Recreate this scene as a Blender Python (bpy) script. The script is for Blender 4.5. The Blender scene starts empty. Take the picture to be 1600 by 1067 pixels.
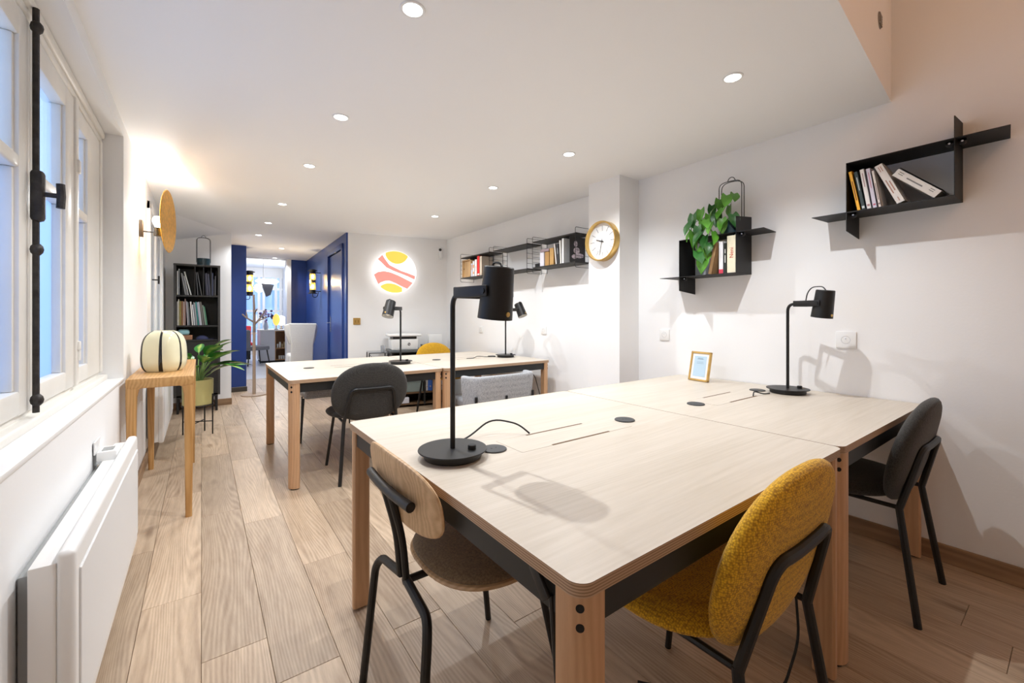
import bpy, bmesh, math, random
from mathutils import Vector, Matrix
random.seed(7)
PI = math.pi
S = bpy.context.scene
C = S.collection

# ------------------------------------------------------------------ camera, world, exposure
F, HY, H = 661.0, 494.0, 1.17                      # focal length and horizon in pixels of 1600x1067, eye height
YAW = math.atan(485 / F)
cam = bpy.data.objects.new('camera', bpy.data.cameras.new('camera'))
C.objects.link(cam)
cam.location = (0, 0, H)
cam.rotation_euler = (PI / 2, 0, -YAW)
cam.data.sensor_width = 36
cam.data.lens = 36 * F / 1600
cam.data.shift_y = -(533.5 - HY) / 1600
cam.data.clip_start = 0.02
S.camera = cam
S.view_settings.view_transform = 'Standard'
S.view_settings.look = 'None'
S.view_settings.gamma = 1
S.view_settings.use_curve_mapping = False
S.view_settings.exposure = 0.54
W = bpy.data.worlds.new('sky'); S.world = W; W.use_nodes = True
W.node_tree.nodes['Background'].inputs[0].default_value = (0.62, 0.78, 1.0, 1)
W.node_tree.nodes['Background'].inputs[1].default_value = 1.9
SPOT_W = 34                                         # each ceiling spotlight
SPOT_C = (0.95, 0.975, 1.0)

# ------------------------------------------------------------------ pixel helpers (direction only)
_s, _c = math.sin(YAW), math.cos(YAW)
def ray(u, v):
    a = (u - 800) / F
    return Vector((_s + a * _c, _c - a * _s, (HY - v) / F))
def onZ(u, v, z):
    r = ray(u, v); t = (z - H) / r.z; return Vector((r.x * t, r.y * t, z))
def onX(u, v, x):
    r = ray(u, v); t = x / r.x; return Vector((x, r.y * t, H + r.z * t))
def onY(u, v, y):
    r = ray(u, v); t = y / r.y; return Vector((r.x * t, y, H + r.z * t))

# ------------------------------------------------------------------ materials
MATS = {}
def principled(name):
    m = bpy.data.materials.new(name); m.use_nodes = True
    return m, m.node_tree, m.node_tree.nodes['Principled BSDF']
def nd(t, typ, **kw):
    n = t.nodes.new(typ)
    for k, v in kw.items(): setattr(n, k, v)
    return n
def M(name, col, rough=0.5, metal=0.0, noise=0.0, nscale=8, bump=0.0, bscale=60, coat=0, trans=0, alpha=1, sss=0):
    if name in MATS: return MATS[name]
    m, t, b = principled(name)
    b.inputs['Base Color'].default_value = (*col, 1)
    b.inputs['Roughness'].default_value = rough
    b.inputs['Metallic'].default_value = metal
    b.inputs['Coat Weight'].default_value = coat
    b.inputs['Transmission Weight'].default_value = trans
    tc = nd(t, 'ShaderNodeTexCoord')
    if noise:
        n = nd(t, 'ShaderNodeTexNoise'); n.inputs['Scale'].default_value = nscale; n.inputs['Detail'].default_value = 4
        t.links.new(tc.outputs['Object'], n.inputs['Vector'])
        r = nd(t, 'ShaderNodeValToRGB')
        r.color_ramp.elements[0].position = .3; r.color_ramp.elements[1].position = .7
        r.color_ramp.elements[0].color = (*[c * (1 - noise) for c in col], 1)
        r.color_ramp.elements[1].color = (*[min(1, c * (1 + noise)) for c in col], 1)
        t.links.new(n.outputs['Fac'], r.inputs['Fac']); t.links.new(r.outputs['Color'], b.inputs['Base Color'])
    if bump:
        n2 = nd(t, 'ShaderNodeTexNoise'); n2.inputs['Scale'].default_value = bscale; n2.inputs['Detail'].default_value = 3
        t.links.new(tc.outputs['Object'], n2.inputs['Vector'])
        bp = nd(t, 'ShaderNodeBump'); bp.inputs['Strength'].default_value = bump; bp.inputs['Distance'].default_value = .01
        t.links.new(n2.outputs['Fac'], bp.inputs['Height']); t.links.new(bp.outputs['Normal'], b.inputs['Normal'])
    MATS[name] = m
    return m
def E_(name, col, strength):
    if name in MATS: return MATS[name]
    m, t, b = principled(name)
    b.inputs['Base Color'].default_value = (*col, 1)
    b.inputs['Emission Color'].default_value = (*col, 1)
    b.inputs['Emission Strength'].default_value = strength
    MATS[name] = m
    return m
def wood(name, c1, c2, axis='Y', scale=1.0, rough=.45, rnd=0.0, rings=9.0, stretch=.1, wavew=.5, bump=.05, knots=0.0, warp=.35):
    """long grain along one object axis: stretched noise + distorted bands, optional per-object tone"""
    if name in MATS: return MATS[name]
    m, t, b = principled(name)
    L = t.links.new
    tc = nd(t, 'ShaderNodeTexCoord'); mp = nd(t, 'ShaderNodeMapping')
    sc = {'X': (stretch, 1, 1), 'Y': (1, stretch, 1), 'Z': (1, 1, stretch)}[axis]
    mp.inputs['Scale'].default_value = [v * scale for v in sc]
    src = tc.outputs['Object']
    oi = nd(t, 'ShaderNodeObjectInfo')
    if rnd:
        cb = nd(t, 'ShaderNodeCombineXYZ'); mul = nd(t, 'ShaderNodeMath', operation='MULTIPLY'); mul.inputs[1].default_value = 37.0
        L(oi.outputs['Random'], mul.inputs[0])
        for i in range(3): L(mul.outputs[0], cb.inputs[i])
        ad = nd(t, 'ShaderNodeVectorMath', operation='ADD'); L(src, ad.inputs[0]); L(cb.outputs[0], ad.inputs[1]); src = ad.outputs[0]
    L(src, mp.inputs['Vector'])
    big = nd(t, 'ShaderNodeTexNoise'); big.inputs['Scale'].default_value = 3.2; big.inputs['Detail'].default_value = 2
    L(mp.outputs[0], big.inputs['Vector'])
    sub = nd(t, 'ShaderNodeVectorMath', operation='MULTIPLY_ADD')
    L(big.outputs['Color'], sub.inputs[0]); sub.inputs[1].default_value = (warp, warp, warp); L(mp.outputs[0], sub.inputs[2])
    wv = nd(t, 'ShaderNodeTexWave', wave_type='BANDS', bands_direction={'X': 'Y', 'Y': 'X', 'Z': 'X'}[axis])
    wv.inputs['Scale'].default_value = rings; wv.inputs['Distortion'].default_value = .7; wv.inputs['Detail'].default_value = 2; wv.inputs['Detail Scale'].default_value = 2.0
    L(sub.outputs[0], wv.inputs['Vector'])
    fine = nd(t, 'ShaderNodeTexNoise'); fine.inputs['Scale'].default_value = 40; fine.inputs['Detail'].default_value = 4; fine.inputs['Roughness'].default_value = .7
    L(mp.outputs[0], fine.inputs['Vector'])
    mx = nd(t, 'ShaderNodeMix', data_type='FLOAT'); mx.inputs['Factor'].default_value = wavew
    L(fine.outputs['Fac'], mx.inputs['A']); L(wv.outputs['Fac'], mx.inputs['B'])
    mx2 = nd(t, 'ShaderNodeMix', data_type='FLOAT'); mx2.inputs['Factor'].default_value = .4
    L(mx.outputs['Result'], mx2.inputs['A']); L(big.outputs['Fac'], mx2.inputs['B'])
    r = nd(t, 'ShaderNodeValToRGB')
    r.color_ramp.elements[0].position = .28; r.color_ramp.elements[1].position = .68
    r.color_ramp.elements[0].color = (*c1, 1); r.color_ramp.elements[1].color = (*c2, 1)
    L(mx2.outputs['Result'], r.inputs['Fac'])
    col = r.outputs['Color']
    if knots:
        mk = nd(t, 'ShaderNodeMapping'); mk.inputs['Scale'].default_value = {'X': (1.6, 5, 5), 'Y': (5, 1.6, 5), 'Z': (5, 5, 1.6)}[axis]
        L(src, mk.inputs['Vector'])
        vo = nd(t, 'ShaderNodeTexVoronoi'); vo.inputs['Scale'].default_value = .8; L(mk.outputs[0], vo.inputs['Vector'])
        kr = nd(t, 'ShaderNodeValToRGB'); kr.color_ramp.elements[0].position = .02; kr.color_ramp.elements[1].position = .13
        kr.color_ramp.elements[0].color = (.35, .28, .22, 1); kr.color_ramp.elements[1].color = (1, 1, 1, 1)
        L(vo.outputs['Distance'], kr.inputs['Fac'])
        km = nd(t, 'ShaderNodeMix', data_type='RGBA', blend_type='MULTIPLY'); km.inputs['Factor'].default_value = knots
        L(col, km.inputs['A']); L(kr.outputs['Color'], km.inputs['B']); col = km.outputs['Result']
    if rnd:
        hs = nd(t, 'ShaderNodeHueSaturation'); mr = nd(t, 'ShaderNodeMapRange')
        mr.inputs['To Min'].default_value = 1 - rnd; mr.inputs['To Max'].default_value = 1 + rnd
        L(oi.outputs['Random'], mr.inputs['Value']); L(mr.outputs[0], hs.inputs['Value']); L(col, hs.inputs['Color']); col = hs.outputs['Color']
    L(col, b.inputs['Base Color'])
    b.inputs['Roughness'].default_value = rough
    if bump:
        bp = nd(t, 'ShaderNodeBump'); bp.inputs['Strength'].default_value = bump; bp.inputs['Distance'].default_value = .004
        L(fine.outputs['Fac'], bp.inputs['Height']); L(bp.outputs['Normal'], b.inputs['Normal'])
    MATS[name] = m
    return m
def fabric(name, c1, c2, cell=.0042, bump=.6, rough=.95, speck=.5):
    """plain weave: two crossed bands on object space plus melange"""
    if name in MATS: return MATS[name]
    m, t, b = principled(name); L = t.links.new
    tc = nd(t, 'ShaderNodeTexCoord')
    mu = nd(t, 'ShaderNodeTexVoronoi'); mu.inputs['Scale'].default_value = 1 / cell; mu.inputs['Randomness'].default_value = .55
    inv = nd(t, 'ShaderNodeMath', operation='MULTIPLY_ADD'); inv.inputs[1].default_value = -1.15; inv.inputs[2].default_value = 1.0
    L(tc.outputs['Object'], mu.inputs['Vector']); L(mu.outputs['Distance'], inv.inputs[0]); mu = inv
    n = nd(t, 'ShaderNodeTexNoise'); n.inputs['Scale'].default_value = .5 / cell; n.inputs['Detail'].default_value = 3
    L(tc.outputs['Object'], n.inputs['Vector'])
    mix = nd(t, 'ShaderNodeMix', data_type='FLOAT'); mix.inputs['Factor'].default_value = speck
    L(mu.outputs[0], mix.inputs['A']); L(n.outputs['Fac'], mix.inputs['B'])
    r = nd(t, 'ShaderNodeValToRGB'); r.color_ramp.elements[0].position = .2; r.color_ramp.elements[1].position = .7
    r.color_ramp.elements[0].color = (*c1, 1); r.color_ramp.elements[1].color = (*c2, 1)
    L(mix.outputs['Result'], r.inputs['Fac']); L(r.outputs['Color'], b.inputs['Base Color'])
    bp = nd(t, 'ShaderNodeBump'); bp.inputs['Strength'].default_value = bump; bp.inputs['Distance'].default_value = .0015
    L(mix.outputs['Result'], bp.inputs['Height']); L(bp.outputs['Normal'], b.inputs['Normal'])
    b.inputs['Roughness'].default_value = rough
    b.inputs['Sheen Weight'].default_value = .15
    MATS[name] = m
    return m
def glassmat(name, tint, clear, gloss=.12, rough=.05, transl=(1, 1, 1)):
    """pane: mix of clear see-through, translucent scatter and a gloss coat"""
    if name in MATS: return MATS[name]
    m = bpy.data.materials.new(name); m.use_nodes = True; t = m.node_tree; t.nodes.clear(); L = t.links.new
    out = nd(t, 'ShaderNodeOutputMaterial'); tr = nd(t, 'ShaderNodeBsdfTransparent'); tr.inputs[0].default_value = (*tint, 1)
    tl = nd(t, 'ShaderNodeBsdfTranslucent'); tl.inputs[0].default_value = (*transl, 1)
    gl = nd(t, 'ShaderNodeBsdfGlossy'); gl.inputs['Roughness'].default_value = rough
    m1 = nd(t, 'ShaderNodeMixShader'); m1.inputs[0].default_value = clear; L(tl.outputs[0], m1.inputs[1]); L(tr.outputs[0], m1.inputs[2])
    m2 = nd(t, 'ShaderNodeMixShader'); m2.inputs[0].default_value = gloss; L(m1.outputs[0], m2.inputs[1]); L(gl.outputs[0], m2.inputs[2])
    L(m2.outputs[0], out.inputs[0])
    MATS[name] = m
    return m

WALL = M('wall_paint', (.89, .89, .89), .8, bump=.04, bscale=90)
CEIL = M('ceiling_paint', (.93, .93, .93), .85, bump=.03, bscale=60)
WHITE = M('white_gloss', (.86, .86, .85), .35)
CREAM = M('window_paint', (.80, .78, .73), .45, noise=.04, nscale=5, bump=.08, bscale=40)
BLACK = M('black_metal', (.005, .005, .0055), .45)
MATTE = M('matte_black', (.007, .007, .0075), .6)
RAILM = M('black_steel_rail', (.012, .0125, .012), .5, noise=.2)
BLUE = M('blue_paint', (.016, .052, .235), .32, bump=.03)
BRASS = M('brass', (.68, .46, .16), .3, 1.0, noise=.05, nscale=30)
CHROME = M('chrome', (.7, .7, .72), .25, 1.0)
IRON = M('old_iron', (.05, .046, .043), .55, .6, noise=.4, nscale=25, bump=.3, bscale=80)
PLANK = wood('oak_laminate', (.285, .19, .12), (.61, .47, .335), 'Y', 1.0, .42, rnd=.12, rings=24, stretch=.10, wavew=.20, knots=.8, warp=.5)
ASH = wood('ash_laminate', (.53, .465, .375), (.68, .615, .53), 'X', 1.2, .38, rings=14, stretch=.05, wavew=.13, bump=.02, warp=.8)
BEECH = wood('beech', (.50, .285, .145), (.66, .40, .225), 'Z', 2.2, .45, rings=10, stretch=.08, wavew=.25)
OAK = wood('oiled_oak', (.44, .225, .07), (.62, .36, .14), 'Z', 2.0, .4, rings=8, stretch=.1, wavew=.4)
OAKY = wood('oiled_oak_long', (.44, .225, .07), (.62, .36, .14), 'Y', 2.0, .4, rings=8, stretch=.1, wavew=.4)
SKIRT = wood('oak_skirting', (.20, .115, .06), (.40, .25, .14), 'Y', 1.5, .5, rings=10, stretch=.08, wavew=.4)
SKIRTX = wood('oak_skirting_x', (.20, .115, .06), (.40, .25, .14), 'X', 1.5, .5, rings=10, stretch=.08, wavew=.4)
PLYB = wood('oak_veneer', (.47, .28, .13), (.66, .44, .24), 'Y', 2.0, .45, rings=7, stretch=.12, wavew=.4)
YEL = fabric('mustard_weave', (.36, .165, .004), (.86, .50, .02), .0050, speck=.3)
DKG = fabric('charcoal_weave', (.008, .0075, .007), (.062, .058, .052), .0034)
GRY = fabric('light_grey_weave', (.20, .21, .23), (.55, .56, .58), .005)
BRN = fabric('brown_wool', (.085, .050, .024), (.25, .165, .085), .003, speck=.8)
WFAB = fabric('white_linen', (.66, .66, .64), (.76, .76, .74), .004, bump=.1, speck=.8)
PAGES = M('paper_pages', (.80, .76, .67), .9, noise=.05, nscale=200)
PAPER = M('white_paper', (.85, .85, .84), .8)
def ply_edge():
    m, t, b = principled('plywood_edge'); L = t.links.new
    tc = nd(t, 'ShaderNodeTexCoord'); w = nd(t, 'ShaderNodeTexWave', wave_type='BANDS', bands_direction='Z')
    w.inputs['Scale'].default_value = 62; w.inputs['Distortion'].default_value = .3
    L(tc.outputs['Object'], w.inputs['Vector'])
    r = nd(t, 'ShaderNodeValToRGB'); r.color_ramp.elements[0].color = (.27, .155, .085, 1); r.color_ramp.elements[1].color = (.58, .40, .255, 1)
    L(w.outputs['Fac'], r.inputs['Fac']); L(r.outputs['Color'], b.inputs['Base Color']); b.inputs['Roughness'].default_value = .55
    return m
PLYE = ply_edge()

# ------------------------------------------------------------------ mesh builder
def fillet(pts, rad, n=6):
    pts = [Vector(p) for p in pts]; out = [pts[0]]
    for i in range(1, len(pts) - 1):
        a, p, b = pts[i - 1], pts[i], pts[i + 1]
        da, db = (a - p), (b - p)
        r = min(rad, da.length * .49, db.length * .49)
        p0, p1 = p + da.normalized() * r, p + db.normalized() * r
        for k in range(n + 1):
            q = k / n; out.append(p0 * (1 - q) ** 2 + p * 2 * q * (1 - q) + p1 * q * q)
    out.append(pts[-1]); return out
class MB:
    def __init__(s): s.v = []; s.f = []; s.m = []
    def add(s, vs, fs, mi=0):
        o = len(s.v); s.v += [tuple(v) for v in vs]
        for f in fs: s.f.append([i + o for i in f]); s.m.append(mi)
        return s
    def box(s, x0, x1, y0, y1, z0, z1, mi=0):
        v = [(x, y, z) for z in (z0, z1) for y in (y0, y1) for x in (x0, x1)]
        return s.add(v, [(0, 2, 3, 1), (4, 5, 7, 6), (0, 1, 5, 4), (2, 6, 7, 3), (0, 4, 6, 2), (1, 3, 7, 5)], mi)
    def rbox(s, x0, x1, y0, y1, z0, z1, r=.005, seg=2, mi=0):
        bm = bmesh.new(); bmesh.ops.create_cube(bm, size=1)
        for v in bm.verts: v.co = Vector(((x0 + x1) / 2 + v.co.x * (x1 - x0), (y0 + y1) / 2 + v.co.y * (y1 - y0), (z0 + z1) / 2 + v.co.z * (z1 - z0)))
        bmesh.ops.bevel(bm, geom=bm.edges[:], offset=r, segments=seg, affect='EDGES', profile=.5)
        bm.verts.index_update()
        s.add([v.co[:] for v in bm.verts], [[v.index for v in f.verts] for f in bm.faces], mi); bm.free(); return s
    def tube(s, pts, r, n=10, closed=False, mi=0, r2=None):
        pts = [Vector(p) for p in pts]; N = len(pts); vs = []; fs = []
        up = None
        for i, p in enumerate(pts):
            if closed: d = pts[(i + 1) % N] - pts[i - 1]
            else: d = pts[min(i + 1, N - 1)] - pts[max(i - 1, 0)]
            d.normalize()
            if up is None: up = Vector((0, 0, 1)) if abs(d.z) < .9 else Vector((1, 0, 0))
            a = d.cross(up)
            if a.length < 1e-5: a = d.orthogonal()
            a.normalize(); up = a.cross(d).normalized()
            rr = r if r2 is None else r + (r2 - r) * i / (N - 1)
            for k in range(n):
                th = 2 * PI * k / n; vs.append(p + a * rr * math.cos(th) + up * rr * math.sin(th))
        for i in range(N if closed else N - 1):
            for k in range(n):
                j = (i + 1) % N; k2 = (k + 1) % n
                fs.append((i * n + k, j * n + k, j * n + k2, i * n + k2))
        if not closed:
            fs.append(list(range(n))); fs.append(list(reversed(range((N - 1) * n, N * n))))
        return s.add(vs, fs, mi)
    def lathe(s, prof, n=32, c=(0, 0, 0), axis='Z', mi=0, cap=True):
        vs = []; fs = []
        for (r, z) in prof:
            for k in range(n):
                th = 2 * PI * k / n; x, y = r * math.cos(th), r * math.sin(th)
                p = {'Z': (x, y, z), 'X': (z, x, y), 'Y': (y, z, x)}[axis]
                vs.append((p[0] + c[0], p[1] + c[1], p[2] + c[2]))
        for i in range(len(prof) - 1):
            for k in range(n):
                k2 = (k + 1) % n; fs.append((i * n + k, i * n + k2, (i + 1) * n + k2, (i + 1) * n + k))
        if cap:
            fs.append(list(reversed(range(n)))); fs.append(list(range((len(prof) - 1) * n, len(prof) * n)))
        return s.add(vs, fs, mi)
    def prism(s, poly, z0, z1, mi=0, mtop=None):
        n = len(poly); vs = [(x, y, z0) for x, y in poly] + [(x, y, z1) for x, y in poly]
        s.add(vs, [[i, (i + 1) % n, n + (i + 1) % n, n + i] for i in range(n)], mi)
        s.add([(x, y, z0) for x, y in poly], [list(reversed(range(n)))], mi)
        s.add([(x, y, z1) for x, y in poly], [list(range(n))], mi if mtop is None else mtop); return s
    def pillow(s, a, b, t, fn, e=2.4, nr=9, na=44, mi=0, pw=5):
        """padded disc: outline superellipse a x b, half thickness t; fn maps (x, y, h) to a point"""
        vs = []; fs = []
        def ring(rr, sg):
            for k in range(na):
                th = 2 * PI * k / na; cc, ss = math.cos(th), math.sin(th)
                x = a * rr * math.copysign(abs(cc) ** (2 / e), cc); y = b * rr * math.copysign(abs(ss) ** (2 / e), ss)
                vs.append(fn(x, y, sg * t * max(0, 1 - rr ** pw) ** .5))
        rs = [math.sin(PI / 2 * (i + 1) / nr) for i in range(nr)]
        vs.append(fn(0, 0, t))
        for rr in rs: ring(rr, 1)
        for rr in reversed(rs[:-1]): ring(rr, -1)
        vs.append(fn(0, 0, -t)); last = len(vs) - 1; R = 2 * nr - 1
        for k in range(na): fs.append((0, 1 + k, 1 + (k + 1) % na))
        for i in range(R - 1):
            for k in range(na):
                k2 = (k + 1) % na; fs.append((1 + i * na + k, 1 + (i + 1) * na + k, 1 + (i + 1) * na + k2, 1 + i * na + k2))
        for k in range(na): fs.append((last, 1 + (R - 1) * na + (k + 1) % na, 1 + (R - 1) * na + k))
        return s.add(vs, fs, mi)
    def ball(s, c, r, n=16, m=10, mi=0, sc=(1, 1, 1)):
        prof = [(max(1e-4, math.sin(PI * i / m)), -math.cos(PI * i / m)) for i in range(m + 1)]
        o = MB().lathe(prof, n); s.add([(c[0] + v[0] * r * sc[0], c[1] + v[1] * r * sc[1], c[2] + v[2] * r * sc[2]) for v in o.v], o.f, mi); return s
    def xf(s, mat):
        s.v = [tuple(mat @ Vector(v)) for v in s.v]; return s
    def build(s, name, mats, parent=None, angle=35, flat=False):
        me = bpy.data.meshes.new(name); me.from_pydata(s.v, [], s.f)
        mats = mats if isinstance(mats, (list, tuple)) else [mats]
        for m in mats: me.materials.append(m)
        me.polygons.foreach_set('material_index', s.m)
        bm = bmesh.new(); bm.from_mesh(me); bmesh.ops.recalc_face_normals(bm, faces=bm.faces[:]); bm.to_mesh(me); bm.free()
        if not flat:
            me.polygons.foreach_set('use_smooth', [True] * len(me.polygons)); me.set_sharp_from_angle(angle=math.radians(angle))
        o = bpy.data.objects.new(name, me); C.objects.link(o); o.parent = parent
        return o
def T(loc=(0, 0, 0), rz=0, rx=0, ry=0):
    return Matrix.Translation(loc) @ Matrix.Rotation(rz, 4, 'Z') @ Matrix.Rotation(ry, 4, 'Y') @ Matrix.Rotation(rx, 4, 'X')
def tag(o, label, cat, group=None):
    o['label'] = label; o['category'] = cat
    if group: o['group'] = group
    return o
def thing(name, label, cat, loc=(0, 0, 0), rz=0, group=None):
    o = bpy.data.objects.new(name, None); C.objects.link(o); o.location = loc; o.rotation_euler = (0, 0, rz); o.empty_display_size = .1
    return tag(o, label, cat, group)
def struct(o): o['kind'] = 'structure'; return o
def copy_tree(o, parent=None):
    c = o.copy(); C.objects.link(c); c.parent = parent
    for ch in list(o.children): copy_tree(ch, c)
    return c
def rrect(x0, x1, y0, y1, r, n=8):
    out = []
    for cx, cy, a0 in ((x1 - r, y0 + r, -PI / 2), (x1 - r, y1 - r, 0), (x0 + r, y1 - r, PI / 2), (x0 + r, y0 + r, PI)):
        for k in range(n + 1):
            a = a0 + PI / 2 * k / n; out.append((cx + r * math.cos(a), cy + r * math.sin(a)))
    return out
def text(name, body, size, mat, parent, mtx, extrude=.0004):
    cu = bpy.data.curves.new(name, 'FONT'); cu.body = body; cu.size = size; cu.extrude = extrude; cu.align_x = 'CENTER'; cu.align_y = 'CENTER'
    o = bpy.data.objects.new(name, cu); me = bpy.data.meshes.new_from_object(o); bpy.data.objects.remove(o)
    me.materials.clear(); me.materials.append(mat)
    o = bpy.data.objects.new(name, me); C.objects.link(o); o.parent = parent; o.matrix_local = mtx
    return o
ORD = ['first', 'second', 'third', 'fourth', 'fifth', 'sixth', 'seventh', 'eighth', 'ninth', 'tenth', 'eleventh', 'twelfth', 'thirteenth', 'fourteenth', 'fifteenth', 'sixteenth', 'seventeenth', 'eighteenth', 'nineteenth', 'twentieth']

# ================================================================== STRUCTURE
XL, XR, ZC = -.36, 2.855, 2.27
HT = 3.45
fl = struct(MB().box(-.8, 3.1, -1.6, 9.25, -.12, -.012).build('floor', M('subfloor_gap', (.16, .10, .06), .8)))
PW, PLEN = .193, 1.285
known = {-1: 2.224, 0: 1.77, 1: 1.527, 3: 1.536, 2: .9, 4: .62, 5: 1.3}
plank_me = {}
def plank_mesh(L, w):
    k = (round(L, 3), round(w, 3))
    if k not in plank_me:
        o = MB().rbox(0, w - .0012, 0, L - .0012, -.012, 0, .0012, 1).build('plank', PLANK); plank_me[k] = o.data; bpy.data.objects.remove(o)
    return plank_me[k]
for row in range(-3, 15):
    x0, x1 = row * PW, (row + 1) * PW
    x0c, x1c = max(x0, -.44), min(x1, 2.87)
    if x1c - x0c < .01: continue
    off = known.get(row, random.uniform(0, PLEN))
    y = off - PLEN * math.ceil((off + 1.5) / PLEN)
    while y < 9.2:
        ya, yb = max(y, -1.5), min(y + PLEN, 9.2)
        if yb - ya > .03:
            o = bpy.data.objects.new('plank', plank_mesh(yb - ya, x1c - x0c)); C.objects.link(o); o.location = (x0c, ya, 0); o.parent = fl
        y += PLEN
struct(MB().box(-1.6, 4.2, 9.21, 15.2, -.12, 0).build('floor', M('far_room_tile', (.62, .62, .64), .35, noise=.05, nscale=3)))

struct(MB().prism([(XR, -1.6), (3.1, -1.6), (3.1, 5.7), (XR, 5.7)], -.1, HT).build('wall_right', WALL, flat=True))
struct(MB().box(-.8, 3.1, -1.7, -1.5, -.1, HT).build('wall_front', WALL, flat=True))
wl = MB()
wl.box(-.8, XL, -1.6, .95, -.1, HT); wl.box(-.8, XL, 3.262, 6.9, -.1, HT)
wl.box(-.8, XL, .95, 3.262, -.1, .80); wl.box(-.8, XL, .95, 3.262, 2.195, HT)
struct(wl.build('wall_left', WALL, flat=True))
struct(MB().rbox(-.74, XL + .004, .95, 3.262, .80, .818, .004, 2).build('trim_1', WHITE))          # window sill board
struct(MB().prism([(1.53, 5.77), (XR + .02, 5.472), (XR + .02, 5.75), (1.55, 5.95)], -.1, 2.4).build('wall_back', WALL, flat=True))
struct(MB().prism([(2.618, 2.156), (XR + .01, 2.156), (XR + .01, 2.479), (2.618, 2.479)], 0, 2.3).build('wall_pillar', WALL, flat=True))
# blue corridor wall with a door opening
def bwp(t, off=0):                                         # t along Y from 5.77
    f = (t - 5.77) / 3.43; return (1.53 + .15 * f + off, t)
DY0, DY1, DZ = 6.0, 6.93, 2.085
bw = MB()
for a, b_, z0, z1 in ((5.765, DY0, 0, 2.3), (DY1, 9.2, 0, 2.3), (DY0, DY1, DZ, 2.3)):
    bw.prism([bwp(a), bwp(a, .14), bwp(b_, .14), bwp(b_)], z0, z1)
struct(bw.build('wall_corridor', BLUE, flat=True))
struct(MB().box(1.405, 1.9, 9.2, 9.35, 0, 2.3).build('wall_corridor_end', BLUE, flat=True))
struct(MB().box(1.33, 1.405, 9.17, 9.40, 0, 2.3).build('trim_2', WHITE, flat=True))
struct(MB().box(-.8, .318, 6.75, 7.8, -.1, 2.3).build('wall_bookcase', WALL, flat=True))
struct(MB().box(-.8, .565, 7.8, 8.15, 0, 2.3).build('wall_pier', BLUE, flat=True))
# ceiling: low ceiling, fascia of the higher bay, high ceiling
def edgeY(x): return .60 + .079 * (x - XR)
struct(MB().prism([(-.8, edgeY(-.8) + .2), (3.1, edgeY(3.1) + .2), (3.1, 9.4), (-.8, 9.4)], ZC, ZC + .15).build('ceiling', CEIL, flat=True))
struct(MB().prism([(-.8, edgeY(-.8)), (3.1, edgeY(3.1)), (3.1, edgeY(3.1) + .2), (-.8, edgeY(-.8) + .2)], ZC, HT).build('wall_fascia', CEIL, flat=True))
struct(MB().box(-.8, 3.1, -1.7, .75, HT, HT + .1).build('ceiling', CEIL, flat=True))
# sloping patch of ceiling in front of the bookcase wall
sl = MB(); sl.add([(-.36, 5.6, 2.271), (.318, 6.76, 2.271), (-.36, 6.76, 2.271), (-.36, 6.76, 2.10)], [(0, 1, 2), (0, 3, 1), (0, 2, 3), (1, 3, 2)])
struct(sl.build('ceiling', CEIL, flat=True))
# skirtings
struct(MB().rbox(XR - .014, XR + .002, -1.5, 2.157, 0, .085, .003, 1).build('baseboard_right', SKIRT))
struct(MB().rbox(XR - .014, XR + .002, 2.479, 5.47, 0, .085, .003, 1).build('baseboard_right', SKIRT))
struct(MB().rbox(XL - .002, XL + .014, -1.5, 6.75, 0, .085, .003, 1).build('baseboard_left', SKIRT))
struct(MB().rbox(XL, .325, 6.736, 6.752, 0, .085, .003, 1).build('baseboard_bookcase', SKIRTX))
bb = MB().rbox(0, 1.38, -.014, .002, 0, .085, .003, 1); bb.xf(T((1.53, 5.77, 0), math.atan2(-.3, 1.33)))
struct(bb.build('baseboard_back', SKIRTX))
struct(MB().rbox(.33, .575, 7.775, 7.8, 0, .075, .004, 1).build('trim_3', M('dark_steel_plate', (.10, .095, .09), .3, .8)))
# round vent on the fascia
r = ray(1374, 32); k = (.60 - .079 * XR) / (r.y - .079 * r.x); vp = Vector((r.x * k, r.y * k, H + r.z * k))
vent = thing('air_vent', 'small round grey vent set into the peach fascia above the room', 'vent', vp, math.atan(.079))
MB().lathe([(.0, -.004), (.036, -.004), (.038, -.001), (.038, .003), (.0, .003)], 28, axis='Y').build('vent_rim', M('vent_grey', (.25, .23, .21), .6), vent)
for q in range(5): MB().box(-.028, .028, -.0075, -.003, -.024 + q * .011, -.019 + q * .011).build('slat', M('vent_slat', (.36, .33, .30), .6), vent)

# ------------------------------------------------------------------ window with casements
FROST = glassmat('frosted_glass', (.75, .85, 1), .12, .10, .25, (.60, .72, .92))
CLEAR = glassmat('clear_glass', (.80, .88, 1), .86, .14, .02, (.7, .8, 1))
win = bpy.data.objects.new('window_1', None); C.objects.link(win); struct(win)
WX = -.46
fr = MB()
fr.box(-.54, WX, .95, 3.26, .815, .862); fr.box(-.54, WX, .95, 3.26, 2.12, 2.20)
fr.rbox(-.50, WX + .025, .952, 3.258, 2.155, 2.194, .01, 3); fr.rbox(-.50, WX + .012, .95, 3.26, 2.125, 2.158, .008, 3)
fr.box(-.54, WX - .001, 3.18, 3.259, .862, 2.12); fr.box(-.54, WX - .001, .951, 1.03, .862, 2.12)
fr.rbox(-.50, WX + .02, 3.185, 3.225, .862, 2.13, .008, 3); fr.rbox(-.50, WX + .02, 2.615, 2.663, .862, 2.13, .008, 2); fr.rbox(-.50, WX + .02, 1.40, 1.453, .862, 2.13, .008, 2)
fr.rbox(-.50, WX + .035, .95, 3.26, .815, .845, .008, 3)
fr.build('window_frame', CREAM, win)
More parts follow.
